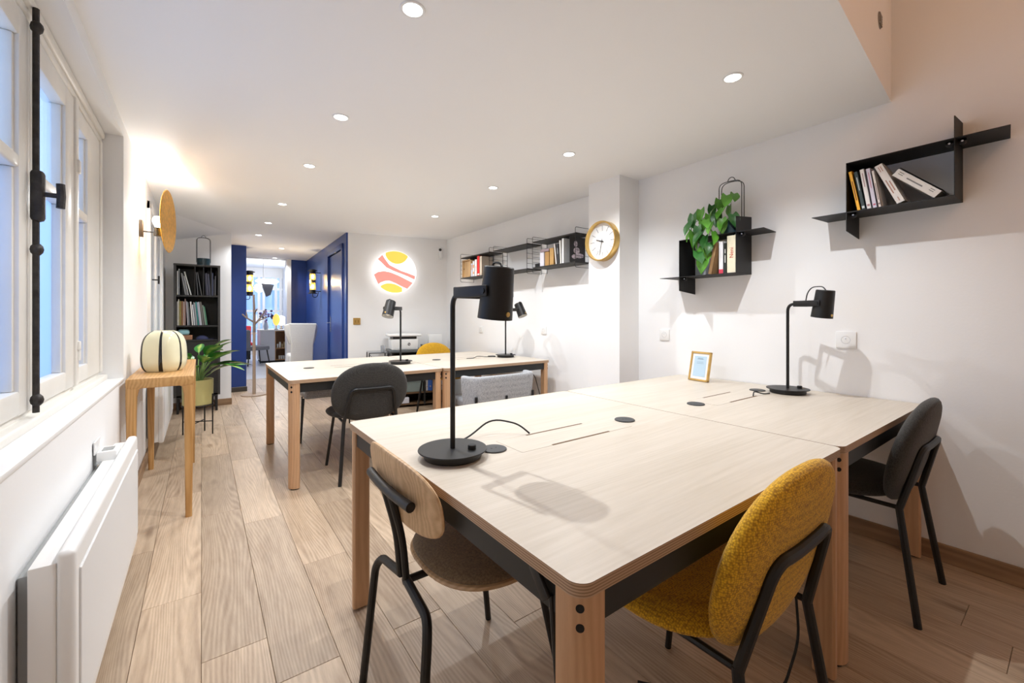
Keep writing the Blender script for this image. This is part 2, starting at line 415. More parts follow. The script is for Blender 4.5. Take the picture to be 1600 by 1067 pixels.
def casement(y0, y1, sl_, sr_, rail_b, mz=1.645, z0=.865, z1=2.12, name='casement'):
    m = MB(); x0, x1 = -.515, WX + .012
    m.rbox(x0, x1, y0, y0 + sl_, z0, z1, .006, 2); m.rbox(x0, x1, y1 - sr_, y1, z0, z1, .006, 2)
    m.rbox(x0 + .001, x1 - .0015, y0 + sl_ - .008, y1 - sr_ + .008, z0 + .001, z0 + rail_b, .006, 2); m.rbox(x0 + .001, x1 - .0015, y0 + sl_ - .008, y1 - sr_ + .008, z1 - .09, z1 - .001, .006, 2)
    m.rbox(x0 + .004, x1 - .002, y0 + sl_ - .01, y1 - sr_ + .01, mz - .022, mz + .022, .009, 3)
    for a, b_ in ((z0 + rail_b, mz - .022), (mz + .022, z1 - .09)):      # glazing beads
        for yy in (y0 + sl_, y1 - sr_): m.rbox(x0 + .012, x1 - .012, yy - .012, yy + .012, a, b_, .005, 2)
    c = m.build(name, CREAM, win)
    MB().box(-.491, -.487, y0 + sl_ - .005, y1 - sr_ + .005, z0 + rail_b - .004, mz).build('frosted_pane', FROST, c)
    MB().box(-.491, -.487, y0 + sl_ - .005, y1 - sr_ + .005, mz, z1 - .085).build('clear_pane', CLEAR, c)
    return c
casement(2.035, 2.613, .06, .135, .075); casement(1.455, 2.030, .12, .10, .075)
casement(2.665, 3.183, .03, .29, .075, name='side_light'); casement(1.032, 1.398, .12, .05, .075, name='side_light')
hb = MB().rbox(WX - .01, WX + .028, 2.625, 2.659, 1.02, 1.06, .005, 2); hb.lathe([(.009, -.045), (.009, .0)], 10, c=(WX + .02, 2.645, 1.02)); hb.build('hinge', CREAM, win)
hb = MB().rbox(WX - .01, WX + .028, 2.625, 2.659, 1.80, 1.86, .005, 2); hb.build('hinge', CREAM, win)
bl = MB().tube([(WX + .03, 2.005, .86), (WX + .03, 2.005, 2.16)], .0085, 8)
for zz in (.90, 1.385, 2.10): bl.ball((WX + .032, 2.005, zz), .015, 10, 6, sc=(1.1, 1.1, 1.4))
bolt = bl.build('bolt_rod', IRON, win)
MB().rbox(WX + .018, WX + .05, 1.985, 2.025, 1.475, 1.64, .012, 2).build('lock_box', IRON, bolt)
th = MB().tube([(WX + .04, 2.005, 1.565), (WX + .085, 2.005, 1.565)], .008, 8); th.tube([(WX + .085, 2.005, 1.525), (WX + .087, 2.005, 1.565), (WX + .085, 2.005, 1.605)], .011, 8)
th.build('handle', IRON, bolt)
# metal bars outside the window
gr = thing('window_grille', 'grey vertical bars outside the clear upper window panes', 'grille', (-.95, 2.0, 1.2))
for i, y in enumerate([.0, .22, .5, .66, .83, 1.0, 1.35, 1.55]): MB().box(-.02, .02, y, y + .045, -.45, .35 + .18 * ((i * 37) % 5) / 5).build('bar', M('grille_grey', (.30, .32, .36), .6), gr)
MB().box(-.02, .02, -.05, 1.7, -.50, -.45).build('rail', MATS['grille_grey'], gr)

# second window (shutter) further along the left wall
w2 = bpy.data.objects.new('window_2', None); C.objects.link(w2); struct(w2)
m = MB(); y0, y1, z0, z1 = 4.55, 5.95, .74, 2.12
m.rbox(XL - .01, XL + .022, y0, y0 + .07, z0, z1, .004, 2); m.rbox(XL - .01, XL + .022, y1 - .07, y1, z0, z1, .004, 2); m.rbox(XL - .01, XL + .022, y0, y1, z1 - .07, z1, .004, 2); m.rbox(XL - .01, XL + .03, y0, y1, z0, z0 + .06, .004, 2)
m.build('window_frame', WHITE, w2)
for a, b_ in ((4.62, 5.24), (5.26, 5.88)):
    m = MB().rbox(XL, XL + .016, a, a + .07, .80, 2.05, .003, 1); m.rbox(XL, XL + .016, b_ - .07, b_, .80, 2.05, .003, 1); m.rbox(XL, XL + .016, a, b_, .80, .90, .003, 1); m.rbox(XL, XL + .016, a, b_, 1.97, 2.05, .003, 1)
    c = m.build('shutter_frame', WHITE, w2)
    MB().box(XL + .001, XL + .006, a + .06, b_ - .06, .89, 1.98).build('pane', M('pane_grey_white', (.66, .70, .76), .2), c)
m = MB().tube([(XL + .01, 4.86, 1.49), (XL + .055, 4.86, 1.49)], .006, 8); m.tube([(XL + .055, 4.86, 1.455), (XL + .055, 4.86, 1.525)], .007, 8); m.build('handle', BLACK, w2)

# ------------------------------------------------------------------ blue door
d1 = bpy.data.objects.new('door_1', None); C.objects.link(d1); struct(d1)
ang = -math.atan(.15 / 3.43)
def dmat(y): p = bwp(y); return T((p[0], p[1], 0), ang)
m = MB(); Lw = DY1 - DY0
m.rbox(-.018, .06, -.07, 0, 0, DZ + .07, .006, 2); m.rbox(-.018, .06, Lw, Lw + .07, 0, DZ + .07, .006, 2); m.rbox(-.018, .06, -.07, Lw + .07, DZ, DZ + .07, .006, 2)
m.xf(dmat(DY0)).build('door_frame', BLUE, d1)
dl = MB().rbox(.012, .05, .006, Lw - .006, .006, DZ - .006, .003, 1).xf(dmat(DY0)).build('door_leaf', BLUE, d1)
hd = MB().rbox(.004, .012, Lw - .10, Lw - .065, .93, 1.16, .003, 1); hd.tube(fillet([(.008, Lw - .083, 1.07), (-.045, Lw - .083, 1.07), (-.045, Lw - .20, 1.07)], .015), .008, 8); hd.xf(dmat(DY0)).build('door_handle', CHROME, dl)
for zz in (.35, 1.05, 1.75): MB().lathe([(.007, zz), (.007, zz + .09)], 8, c=(.004, .012, 0)).xf(dmat(DY0)).build('hinge', CHROME, dl)

# ------------------------------------------------------------------ recessed ceiling spotlights
SP = [(.61, 1.433), (.62, 2.444), (.635, 3.37), (.64, 4.68), (.632, 5.713), (.622, 6.645), (1.046, 7.74), (1.116, 9.1), (1.973, .97), (2.01, 2.086), (2.01, 3.014), (2.07, 4.254)]
SPL = ['nearest recessed ceiling spotlight in the row along the window side'] + [f'{ORD[i]} recessed ceiling spotlight from the front in the window-side row' for i in range(1, 6)] + \
      ['recessed ceiling spotlight in the corridor beside the blue wall', 'last recessed ceiling spotlight at the far end of the corridor',
       'recessed ceiling spotlight nearest the wall shelves over the near tables', 'recessed ceiling spotlight in front of the clock pillar',
       'recessed ceiling spotlight above the grey tub chair', 'recessed ceiling spotlight nearest the back wall with the round lamp']
sd = bpy.data.lights.new('spotlight_beam', 'SPOT'); sd.energy = SPOT_W; sd.color = SPOT_C; sd.spot_size = math.radians(140); sd.spot_blend = .75; sd.shadow_soft_size = .012
GLOW = E_('spot_glow', (1, .97, .92), 9)
proto = None
for (x, y), lb in zip(SP, SPL):
    if proto is None:
        t_ = thing('ceiling_spotlight', lb, 'spotlight', (x, y, ZC), group='recessed ceiling spotlights')
        MB().lathe([(.033, .0), (.035, -.004), (.043, -.004), (.045, -.001), (.045, .0)], 28, cap=False).build('trim_ring', WHITE, t_)
        MB().lathe([(.0005, -.0015), (.034, -.0015), (.034, -.0005), (.0005, -.0005)], 24).build('lens', GLOW, t_)
        o = bpy.data.objects.new('beam', sd); C.objects.link(o); o.parent = t_; o.location = (0, 0, -.012)
        proto = t_
    else:
        t_ = copy_tree(proto); t_.location = (x, y, ZC); t_['label'] = lb
# unseen globe lamp added in the taller bay to tint the fascia peach
gl = thing('added_globe_lamp', 'unseen globe lamp added in the taller bay to warm the fascia', 'lamp', (1.7, -.75, HT))
MB().lathe([(.05, -.02), (.05, 0)], 20).build('canopy', WHITE, gl)
MB().tube([(0, 0, -.02), (0, 0, -.45)], .004, 6).build('cord', BLACK, gl)
MB().ball((0, 0, -.56), .12, 20, 12).build('globe', E_('added_warm_glow', (1, .52, .26), 13), gl)

# ================================================================== TABLES
SLOTM = M('slot_brown', (.14, .075, .03), .7)
GROM = M('grommet_grey', (.035, .037, .04), .5)
def table(label, x0, x1, y0, y1):
    w, d = x1 - x0, y1 - y0
    t = thing('work_table', label, 'table', ((x0 + x1) / 2, (y0 + y1) / 2, 0), group='double work tables')
    a, b_ = w / 2, d / 2
    MB().prism(rrect(-a, a, -b_, b_, .03), .716, .74, 1, 0).build('tabletop', [ASH, PLYE], t, angle=50)
    for sx in (-1, 1):
        for sy in (-1, 1):
            R, q, r = .064, .046, .006
            pts = []
            for k in range(9):
                th = PI + PI / 2 * k / 8; pts.append((q + q * math.cos(th), q + q * math.sin(th)))
            pts += [(R - r, 0), (R, r), (R, R - r), (R - r, R), (r, R), (0, R - r)]
            poly = [(sx * (a - .003 - px), sy * (b_ - .003 - py)) for px, py in pts]
            lg = MB().prism(poly, .008, .7155).build('leg', BEECH, t, angle=40)
            cx, cy = sx * (a - .003 - R / 2), sy * (b_ - .003 - R / 2)
            MB().lathe([(.022, 0), (.022, .009)], 16, c=(cx, cy, 0)).build('foot_pad', MATTE, lg)
            e = q * (1 - .7071)
            for zz in (.692, .66):
                bx, by = sx * (a - .003 - e), sy * (b_ - .003 - e)
                mm = MB().lathe([(.0, -.004), (.0072, -.004), (.0072, .0008), (.0, .0008)], 14, axis='X').xf(T((bx, by, zz), math.atan2(sy, sx)))
                mm.build('bolt_hole', M('bolt_hole_dark', (.008, .006, .005), .8), lg)
    for sy in (-1, 1):
        yy = sy * (b_ - .026); MB().box(-a + .062, a - .062, yy - .011, yy + .011, .653, .7155).build('rail', RAILM, t)
    for sx in (-1, 1):
        xx = sx * (a - .026); MB().box(xx - .011, xx + .011, -b_ + .062, b_ - .062, .653, .7155).build('rail', RAILM, t)
    lid = MB().prism(rrect(-.27, .27, -.074, .074, .004, 2), .739, .7405).build('cable_lid', ASH, t)
    MB().prism(rrect(-.2712, .2712, -.0752, .0752, .004, 2), .739, .74025).build('lid_gap', M('lid_gap_tone', (.33, .27, .2), .8), lid)
    for sy in (-1, 1): MB().box(-.142, .142, sy * .0705 - .0045, sy * .0705 + .0045, .7395, .7408).build('cable_slot', SLOTM, lid)
    for sx in (-1, 1):
        g = MB().lathe([(.0, .7395), (.041, .7395), (.041, .7435), (.039, .745), (.0, .745)], 28, c=(sx * .325, .005, 0)).build('power_grommet', GROM, t)
        for q_ in (-1, 1): MB().lathe([(.0, .745), (.003, .745), (.003, .7455), (.0, .7455)], 8, c=(sx * .325 + q_ * .009, .007, 0)).build('socket_hole', BLACK, g)
    return t
T1 = table('near work table with the round-seated brown chair tucked under its left side', .482, 1.690, .475, 1.785)
T2 = table('near work table against the right wall holding the small gold photo frame', 1.694, 2.849, .475, 1.785)
T3 = table('far work table at the left, nearest the coat stand', .47, 1.61, 3.15, 4.47)
T4 = table('far work table at the right with the grey tub chair before it', 1.615, 2.76, 3.13, 4.45)
# bracket with two struts under the near corner
def loc(t, p): return tuple(Vector(p) - t.location)
br = MB().rbox(-.006, .004, -.012, .012, -.03, .03, .004, 2).xf(T(loc(T1, (.488, .58, .697)), 0, -.72)).build('bracket', BLACK, T1)
for p0, p1 in (((.497, .560, .680), (.535, .535, .02)), ((.535, .545, .655), (.520, .62, .02))):
    MB().tube([loc(T1, p0), loc(T1, p1)], .0055, 8).build('strut', BLACK, T1)

# ================================================================== CHAIRS
def pad_chair(label, fab, loc_, rz, group='padded chairs with black tube frame'):
    t = thing('padded_chair', label, 'chair', loc_, rz, group)
    def backfn(x, y, h):                     # y up the back, h thickness (towards sitter)
        z = .622 + y * .985; yy = .048 - (y) * .23 + .16 * x * x
        return (x, yy + h, z)
    MB().pillow(.272, .218, .034, backfn, 2.3, pw=6).build('backrest', fab, t, angle=80)
    MB().pillow(.258, .232, .03, lambda x, y, h: (x, y + .31, .452 + h), 2.5, pw=6).build('seat', fab, t, angle=80)
    for s in (-1, 1):
        MB().tube([(s * .225, 0, 0), (s * .186, .062, .425)], .0125, 10, r2=.0125).build('leg', BLACK, t)
        MB().tube([(s * .225, .50, 0), (s * .18, .43, .425)], .0105, 10).build('leg', BLACK, t)
        MB().tube([(s * .186, .062, .42), (s * .18, .43, .418)], .009, 8).build('side_rail', BLACK, t)
    U = [(-.186, .060, .42), (-.148, .002, .655), (-.06, -.003, .652), (.06, -.003, .652), (.148, .002, .655), (.186, .060, .42)]
    MB().tube(fillet(U, .045, 7), .0125, 10).build('back_frame', BLACK, t)
    MB().tube([(-.182, .30, .415), (.182, .30, .415)], .008, 8).build('cross_bar', BLACK, t)
    return t
pad_chair('mustard yellow padded chair pulled up to the near table', YEL, (1.105, .380, 0), 0)
pad_chair('charcoal padded chair by the right wall at the near table', DKG, (2.39, .378, 0), 0)
pad_chair('charcoal padded chair at the far table beside the window-side leg', DKG, (.99, 3.03, 0), -.05)
pad_chair('mustard yellow padded chair behind the far table before the printer', YEL, (2.35, 4.90, 0), PI + .15)

def tub_chair(label, loc_, rz):
    t = thing('tub_chair', label, 'chair', loc_, rz, 'grey tub chairs')
    path = fillet([(-.30, .13, 0), (-.28, .0, 0), (.28, .0, 0), (.30, .13, 0)], .10, 10)
    m = MB(); n = 20; vs = []; N = len(path)
    for i, p in enumerate(path):
        d = (path[min(i + 1, N - 1)] - path[max(i - 1, 0)]).normalized(); nr = Vector((-d.y, d.x, 0))
        for k in range(n):
            th = 2 * PI * k / n; c_, s_ = math.cos(th), math.sin(th)
            hx = .03 * math.copysign(abs(c_) ** .5, c_); hz = .145 * math.copysign(abs(s_) ** .28, s_)
            vs.append(p + nr * (hx - hz * .12) + Vector((0, 0, .545 + hz)))
    fs = [(i * n + k, (i + 1) * n + k, (i + 1) * n + (k + 1) % n, i * n + (k + 1) % n) for i in range(N - 1) for k in range(n)]
    fs += [list(range(n)), list(range((N - 1) * n, N * n))]
    m.add(vs, fs).build('backrest', GRY, t, angle=60)
    MB().rbox(-.255, .255, .03, .50, .395, .475, .03, 4).build('seat', GRY, t)
    for sx in (-1, 1):
        MB().tube([(sx * .25, .44, .40), (sx * .285, .49, 0)], .0085, 8).build('leg', BLACK, t)
        MB().tube([(sx * .25, .06, .40), (sx * .285, .0, 0)], .0085, 8).build('leg', BLACK, t)
        MB().tube([(sx * .245, .33, .40), (sx * .284, .485, .06)], .006, 8).build('brace', BLACK, t)
        MB().rbox(sx * .285 - .012, sx * .285 + .012, -.048, -.034, .40, .535, .004, 1).xf(T((0, .02, 0))).build('strap', BLACK, t)
    MB().rbox(-.010, .010, -.040, -.026, .40, .52, .004, 1).build('strap', BLACK, t)
    return t
tub_chair('light grey tub chair with its rounded back to the camera', (2.02, 2.86, 0), 0)
tub_chair('light grey tub chair tucked under the far side of the far table', (1.02, 4.78, 0), PI)

# plywood-backed chair with brown seat (faces +X)
bc = thing('plywood_chair', 'oak plywood chair with brown wool seat and black spine frame', 'chair', (.42, 1.16, 0), -PI / 2)
# local: +y forward (world +X), +x = world -Y
def bkfn(x, y, h): return (x, .020 + h - y * .16 + .35 * x * x, .692 + y)
bk = MB().pillow(.255, .098, .0075, bkfn, 2.7, nr=10, pw=26)
bk.build('backrest', PLYB, bc, angle=30)
def stfn(x, y, h): return (x, y + .305, .435 + h)
MB().pillow(.222, .208, .0085, stfn, 2.5, pw=26).build('seat_shell', PLYB, bc, angle=30)
MB().pillow(.215, .201, .022, lambda x, y, h: (x, y + .305, .449 + h), 2.5, pw=5).build('seat_pad', BRN, bc, angle=80)
for s in (-1, 1):
    MB().tube(fillet([(s * .215, -.003, 0), (s * .192, .030, .37), (s * .165, .042, .405), (s * .02, .047, .425)], .045, 6), .0125, 10).build('leg', BLACK, bc)
    MB().tube([(s * .16, .40, .425), (s * .215, .475, 0)], .011, 10).build('leg', BLACK, bc)
    MB().tube(fillet([(s * .022, .046, .42), (s * .022, .034, .55), (s * .022, -.004, .69)], .05, 5), .0105, 10).build('spine_rod', BLACK, bc)
MB().tube([(x, .35 * x * x - .006, .690) for x in (-.155, -.11, -.06, 0, .06, .11, .155)], .0135, 12).build('back_bar', BLACK, bc)
MB().tube([(0, .045, .412), (0, .40, .412)], .011, 10).build('centre_bar', BLACK, bc)
MB().tube([(-.16, .40, .418), (.16, .40, .418)], .010, 10).build('front_bar', BLACK, bc)

# ================================================================== DESK LAMPS
SHADEIN = M('shade_inside_white', (.8, .78, .72), .5)
BULBW = M('bulb_white', (.85, .83, .78), .3)
def desk_lamp(label, x, y, rz, tilt=.08, loop=True, z=.7405):
    t = thing('desk_lamp', label, 'lamp', (x, y, z), rz, 'black desk lamps')
    MB().lathe([(.0, 0), (.085, 0), (.088, .004), (.088, .022), (.0, .022)], 40).build('base', BLACK, t)
    MB().lathe([(.0, .022), (.104, .022), (.105, .024), (.104, .0265), (.0, .0265)], 48).build('base_plate', BLACK, t)
    k = Matrix.Rotation(-rz, 3, 'Z') @ Vector((.042, -.044, 0))
    MB().lathe([(.0, .026), (.0125, .026), (.0125, .038), (.011, .04), (.0, .04)], 20, c=tuple(k)).build('dimmer_knob', MATTE, t)
    az, cx = .497, .195
    MB().tube(fillet([(.0, 0, .024), (.0, 0, az), (.085, 0, az)], .065, 10), .0078, 12).build('pole', BLACK, t)
    ar = MB().rbox(.068, .080, -.053, .053, az - .016, az + .016, .003, 2)
    for s in (-1, 1): ar.rbox(.070, cx + .013, s * .0505 - .003, s * .0505 + .003, az - .0155, az + .0155, .003, 2)
    ar.build('arm', BLACK, t)
    R = Matrix.Translation((cx, 0, az)) @ Matrix.Rotation(tilt, 4, 'Y')
    MB().lathe([(.0, .068), (.039, .068), (.0415, .065), (.0485, -.075), (.047, -.075), (.0385, .061), (.0, .061)], 40).xf(R).build('shade', BLACK, t)
    MB().lathe([(.046, -.0738), (.0378, .060), (.0, .0605)], 32, cap=False).xf(R).build('shade_lining', SHADEIN, t)
    MB().ball((0, 0, -.040), .026, 16, 10).xf(R).build('bulb', BULBW, t)
    for s in (-1, 1): MB().lathe([(.0, 0), (.008, 0), (.008, .012), (.0, .012)], 16, axis='Y', c=(0, .045 if s > 0 else -.057, 0)).xf(R).build('pivot', BLACK, t)
    MB().lathe([(.0, -.002), (.0068, -.002), (.0068, .0022), (.0, .0022)], 18, axis='X').xf(R @ T((.0478, 0, -.058))).build('brass_button', BRASS, t)
    if loop: MB().tube(fillet([(.10, .0, .50), (.11, 0, .555), (.135, 0, .585), (cx - .005, 0, .585), (cx + .012, 0, .562)], .03, 5), .0028, 6).build('cord', BLACK, t)
    else: MB().tube(fillet([(cx - .02, 0, .56), (cx - .015, 0, .578), (cx + .012, 0, .575), (cx + .02, 0, .56)], .012, 4), .0028, 6).build('cord', BLACK, t)
    return t
D_ = math.radians
desk_lamp('large black desk lamp on the near table closest to the camera', .620, 1.152, D_(-80), .12, False)
desk_lamp('black desk lamp by the wall sockets on the right near table', 2.655, 1.0, D_(-106), .14)
desk_lamp('black desk lamp with its shade tipped left on the far table', 1.455, 3.691, D_(-140), -.42, False)
desk_lamp('black desk lamp on the far table partly hidden behind the large lamp', 2.584, 3.636, D_(-75), -.45, False)
# table cables
def cable(label, pts, r=.003, parent=None):
    return tag(MB().tube(fillet(pts, .05, 6), r, 8).build('power_cable', MATTE, None), label, 'cable')
cable('black cable looping from the large desk lamp into the lid slot', [(.655, 1.250, .744), (.74, 1.275, .745), (.86, 1.30, .795), (.93, 1.23, .778), (.962, 1.203, .744)], .0032)
cable('black cable from the wall-side desk lamp into the lid slot', [(2.535, 1.045, .744), (2.47, 1.05, .746), (2.44, 1.085, .76), (2.38, 1.062, .745)], .0032)
cable('thin black cable from the hidden desk lamp across the far table', [(2.50, 3.70, .744), (2.40, 3.72, .746), (2.30, 3.75, .758), (2.24, 3.70, .744), (2.16, 3.72, .743)], .0032)
cable('black power cable hanging to the floor behind the yellow chair', [(1.40, .66, .66), (1.52, .56, .45), (1.52, .54, .15), (1.45, .56, .006), (1.30, .62, .006), (1.12, .85, .006)], .004)
cable('black power cable hanging under the right end of the far table', [(2.45, 3.25, .70), (2.62, 3.2, .60), (2.72, 3.22, .35), (2.78, 3.4, .006), (2.82, 3.7, .006)], .004)

# ================================================================== CONSOLE AND GLASS LAMP
cs = thing('console_table', 'narrow oak console table against the window wall', 'console', (-.186, 3.68, 0))
ax, ay = .149, .585
MB().rbox(-ax, ax, -ay, ay, .770, .825, .006, 2).build('top', OAKY, cs)
for sx in (-1, 1):
    for sy in (-1, 1):
        m = MB(); vs = []
        for (z, w) in ((0, .016), (.25, .018), (.60, .0215), (.72, .0235), (.765, .032), (.772, .048)):
            cx, cy = sx * (ax - .0235), sy * (ay - .0235)
            # outer faces stay flush, inner faces flare into the top
            xo, yo = cx + sx * min(w, .0235), cy + sy * min(w, .0235); xi, yi = cx - sx * w, cy - sy * w
            x0, x1, y0, y1 = min(xo, xi), max(xo, xi), min(yo, yi), max(yo, yi)
            vs += [(px, py, z) for px, py in rrect(x0, x1, y0, y1, .008, 3)]
        n = 16; R_ = 6
        fs = [(i * n + k, i * n + (k + 1) % n, (i + 1) * n + (k + 1) % n, (i + 1) * n + k) for i in range(R_ - 1) for k in range(n)] + [list(range(n)), list(range((R_ - 1) * n, R_ * n))]
        m.add(vs, fs).build('leg', OAK, cs, angle=40)
lampc = onZ(262, 578, .825); lampc = Vector((-.19, 3.46, .8255))
CREAMG = M('cream_glass', (.84, .80, .55), .12, coat=.6, noise=.06, nscale=6)
gp = thing('glass_lamp', 'squarish cream glass table lamp with black vertical stripes', 'lamp', lampc, .3)
def gpt(z, th, off=0):                         # softly squared melon, four lobes, narrowing to the top
    f = z / .255; g = min(1, abs(2 * f - .92) / 1.12); prof = max(.0, 1 - g ** 3.2) ** (1 / 2.6)
    rr = .116 * prof * (1 - .10 * f) + off
    lob = 1 + .055 * math.cos(4 * th); return (rr * lob * math.cos(th), rr * lob * math.sin(th), z)
vs = []; nz, na = 22, 48
for i in range(nz + 1):
    z = .255 * (.5 - .5 * math.cos(PI * i / nz)); vs += [gpt(z, 2 * PI * k / na) for k in range(na)]
fs = [(i * na + k, i * na + (k + 1) % na, (i + 1) * na + (k + 1) % na, (i + 1) * na + k) for i in range(nz) for k in range(na)] + [list(range(na)), list(range(nz * na, nz * na + na))]
MB().add(vs, fs).build('glass_body', CREAMG, gp, angle=60)
for q in range(6):
    th0 = q * PI / 3 + .1; vs = []; fs = []
    for i in range(25):
        z = .004 + .2475 * (.5 - .5 * math.cos(PI * i / 24)); wd = .006 + .0065 * (1 - z / .255)
        r0 = math.hypot(*gpt(z, th0)[:2]); da = wd / max(.05, r0)
        vs += [gpt(z, th0 - da, -.001), gpt(z, th0 - da * .6, .0018), gpt(z, th0 + da * .6, .0018), gpt(z, th0 + da, -.001)]
    for i in range(24):
        for k in range(3): fs.append((i * 4 + k, i * 4 + k + 1, i * 4 + 5 + k, i * 4 + 4 + k))
    MB().add(vs, fs).build('black_stripe', M('black_glass', (.01, .01, .01), .1), gp, angle=60)

# ================================================================== RADIATORS
def ribbed():
    m, t, b = principled('radiator_ribbed'); L = t.links.new
    tc = nd(t, 'ShaderNodeTexCoord'); w = nd(t, 'ShaderNodeTexWave', wave_type='BANDS', bands_direction='Y'); w.inputs['Scale'].default_value = 45
    L(tc.outputs['Object'], w.inputs['Vector']); bp = nd(t, 'ShaderNodeBump'); bp.inputs['Strength'].default_value = .5; bp.inputs['Distance'].default_value = .003
    L(w.outputs['Fac'], bp.inputs['Height']); L(bp.outputs['Normal'], b.inputs['Normal']); b.inputs['Base Color'].default_value = (.84, .85, .86, 1); b.inputs['Roughness'].default_value = .4
    return m
RIB = ribbed()
def radiator(label, y0, y1, z0=.095, z1=.60, box=True):
    t = thing('panel_radiator', label, 'radiator', (XL, (y0 + y1) / 2, 0), group='white panel radiators'); h = (y1 - y0) / 2
    MB().box(.004, .03, -h + .05, h - .05, z0 + .04, z1 - .06).build('wall_bracket', M('steel_grey', (.35, .36, .36), .5, .3), t)
    MB().rbox(.03, .078, -h, h, z0 + .01, z1 - .025, .004, 2).build('body', WHITE, t)
    fp = MB().rbox(.076, .112, -h - .004, h + .004, z0, z1, .014, 4).build('front_shell', WHITE, t)
    MB().rbox(.110, .1165, -h + .03, h - .03, z0 + .05, z1 - .06, .003, 1).build('ribbed_panel', RIB, t)
    if box:
        c = MB().rbox(.012, .075, h - .30, h - .20, z1 - .03, z1 + .012, .006, 2).build('control_box', WHITE, t)
        MB().box(.026, .062, h - .285, h - .225, z1 + .0115, z1 + .0135).build('display', M('lcd_grey', (.25, .27, .27), .2), c)
        MB().rbox(.004, .010, h - .30, h - .20, z1 + .0, z1 + .055, .002, 1).build('flap', WHITE, c)
    return t
radiator('long white panel radiator under the window sill', 1.47, 2.70)
radiator('white panel radiator beyond the oak console', 4.45, 5.75, .14, .66, False)

# ================================================================== BOOKS
def bookmat(col): return M('book_%02x%02x%02x' % tuple(int(c * 255) for c in col), col, .55, noise=.03, nscale=40)
def book(loc_, t, h, d, col, lean, rz, label, group, lines=None, linecol=(.05, .05, .05), base_axis=True):
    """spine looks along local -X, thickness runs to local -Y, leans about its lower edge"""
    c = .0022
    m = MB().box(0, c, -t, 0, 0, h); m.box(0, d, -c, 0, 0, h); m.box(0, d, -t, -t + c, 0, h)
    o = m.build('book', bookmat(col), None, flat=True)
    if lean < 0: loc_ = (loc_[0], loc_[1], loc_[2] + t * math.sin(-lean))
    o.matrix_world = T(loc_, rz) @ Matrix.Rotation(-lean, 4, 'X')
    tag(o, label, 'book', group)
    MB().box(c, d - .004, -t + c, -c, .004, h - .004).build('pages', PAGES, o, flat=True)
    if lines:
        lm = M('print_%02x%02x%02x' % tuple(int(v * 255) for v in linecol), linecol, .6); q = MB()
        for (z0, z1, w, s) in lines: q.box(-.0006, .0005, -t * (.5 + s) - t * w / 2, -t * (.5 + s) + t * w / 2, h * z0, h * z1)
        q.build('spine_print', lm, o, flat=True)
    return o

# ================================================================== BLACK PLATE SHELVES (right wall)
def plate_shelf(label, y, z):
    """y: right upright, z: lower plate; open box .385 x .25 with plates running past it"""
    t = thing('plate_shelf', label, 'shelf', (XR, y, z), group='black metal plate shelves')
    D, W_, Hh, th = .20, .385, .25, .003
    def hplate(y0, y1, zz, cl, cr):
        poly = [(-D, y0 + (cl)), (0, y0), (0, y1), (-D, y1 - cr)]
        MB().prism(poly, zz - th / 2, zz + th / 2).build('plate', MATTE, t, flat=True)
    hplate(-.0015, W_ + .14, 0, 0, -.012); hplate(-.145, W_ + .0015, Hh, -.015, 0)
    def vplate(yy, z0, z1, c0, c1):
        poly = [(-D, z0 + c0), (-.0, z0), (-.0, z1), (-D, z1 - c1)]
        m = MB().prism(poly, -th / 2, th / 2); m.v = [(a, yy + c_, b_) for a, b_, c_ in m.v]; m.build('plate', MATTE, t, flat=True)
    vplate(0, 0, Hh + .118, 0, .02); vplate(W_, -.115, Hh, .02, 0)
    for yy, zz in ((W_ - .02, -.012), (.02, Hh - .012), (-.02, Hh - .012)):
        m = MB().lathe([(.0, -.02), (.014, -.02), (.014, .0), (.0, .0)], 14, axis='X', c=(-.15, yy, zz)); m.box(-.17, -.15, yy - .014, yy + .014, zz, zz + .012); b_ = m.build('clip', BLACK, t)
        MB().lathe([(.0, -.0015), (.004, -.0015), (.004, 0), (.0, 0)], 10, axis='X', c=(-.170, yy, zz)).build('screw', CHROME, b_)
    return t
S1 = (1.285, 1.44); S2 = (.347, 1.70)
plate_shelf('black metal plate shelf carrying the trailing green plant', *S1)
plate_shelf('black metal plate shelf with leaning paperbacks near the fascia', *S2)
xs = XR - .19
zb = S1[1] + .0016
G1 = 'books on the plant shelf'
cb = book((xs, S1[0] + .062, zb), .056, .232, .16, (.80, .74, .56), 0, 0, 'thick cream book with red title on the plant shelf', G1)
text('title', 'Neni', .034, M('title_red', (.55, .08, .05), .6), cb, Matrix.Translation((-.0008, -.030, .125)) @ Matrix.Rotation(-PI / 2, 4, 'Z') @ Matrix.Rotation(PI / 2, 4, 'X') @ Matrix.Rotation(PI / 2, 4, 'Z'))
book((xs, S1[0] + .081, zb), .017, .19, .15, (.02, .025, .02), 0, 0, 'thin black book beside the cream book on the plant shelf', G1, [(.35, .6, .3, 0), (.66, .8, .3, 0)], (.7, .7, .65))
book((xs, S1[0] + .114, zb), .030, .205, .15, (.78, .78, .80), 0, 0, 'white book with red foot between black and brown ones on the plant shelf', G1, [(.0, .13, .9, 0)], (.6, .04, .08))
book((xs, S1[0] + .186, zb), .026, .205, .15, (.42, .25, .12), -.20, 0, 'brown speckled book leaning right on the plant shelf', G1)
G2 = 'paperbacks on the upper plate shelf'
zb = S2[1] + .0016
y = S2[0] + .343
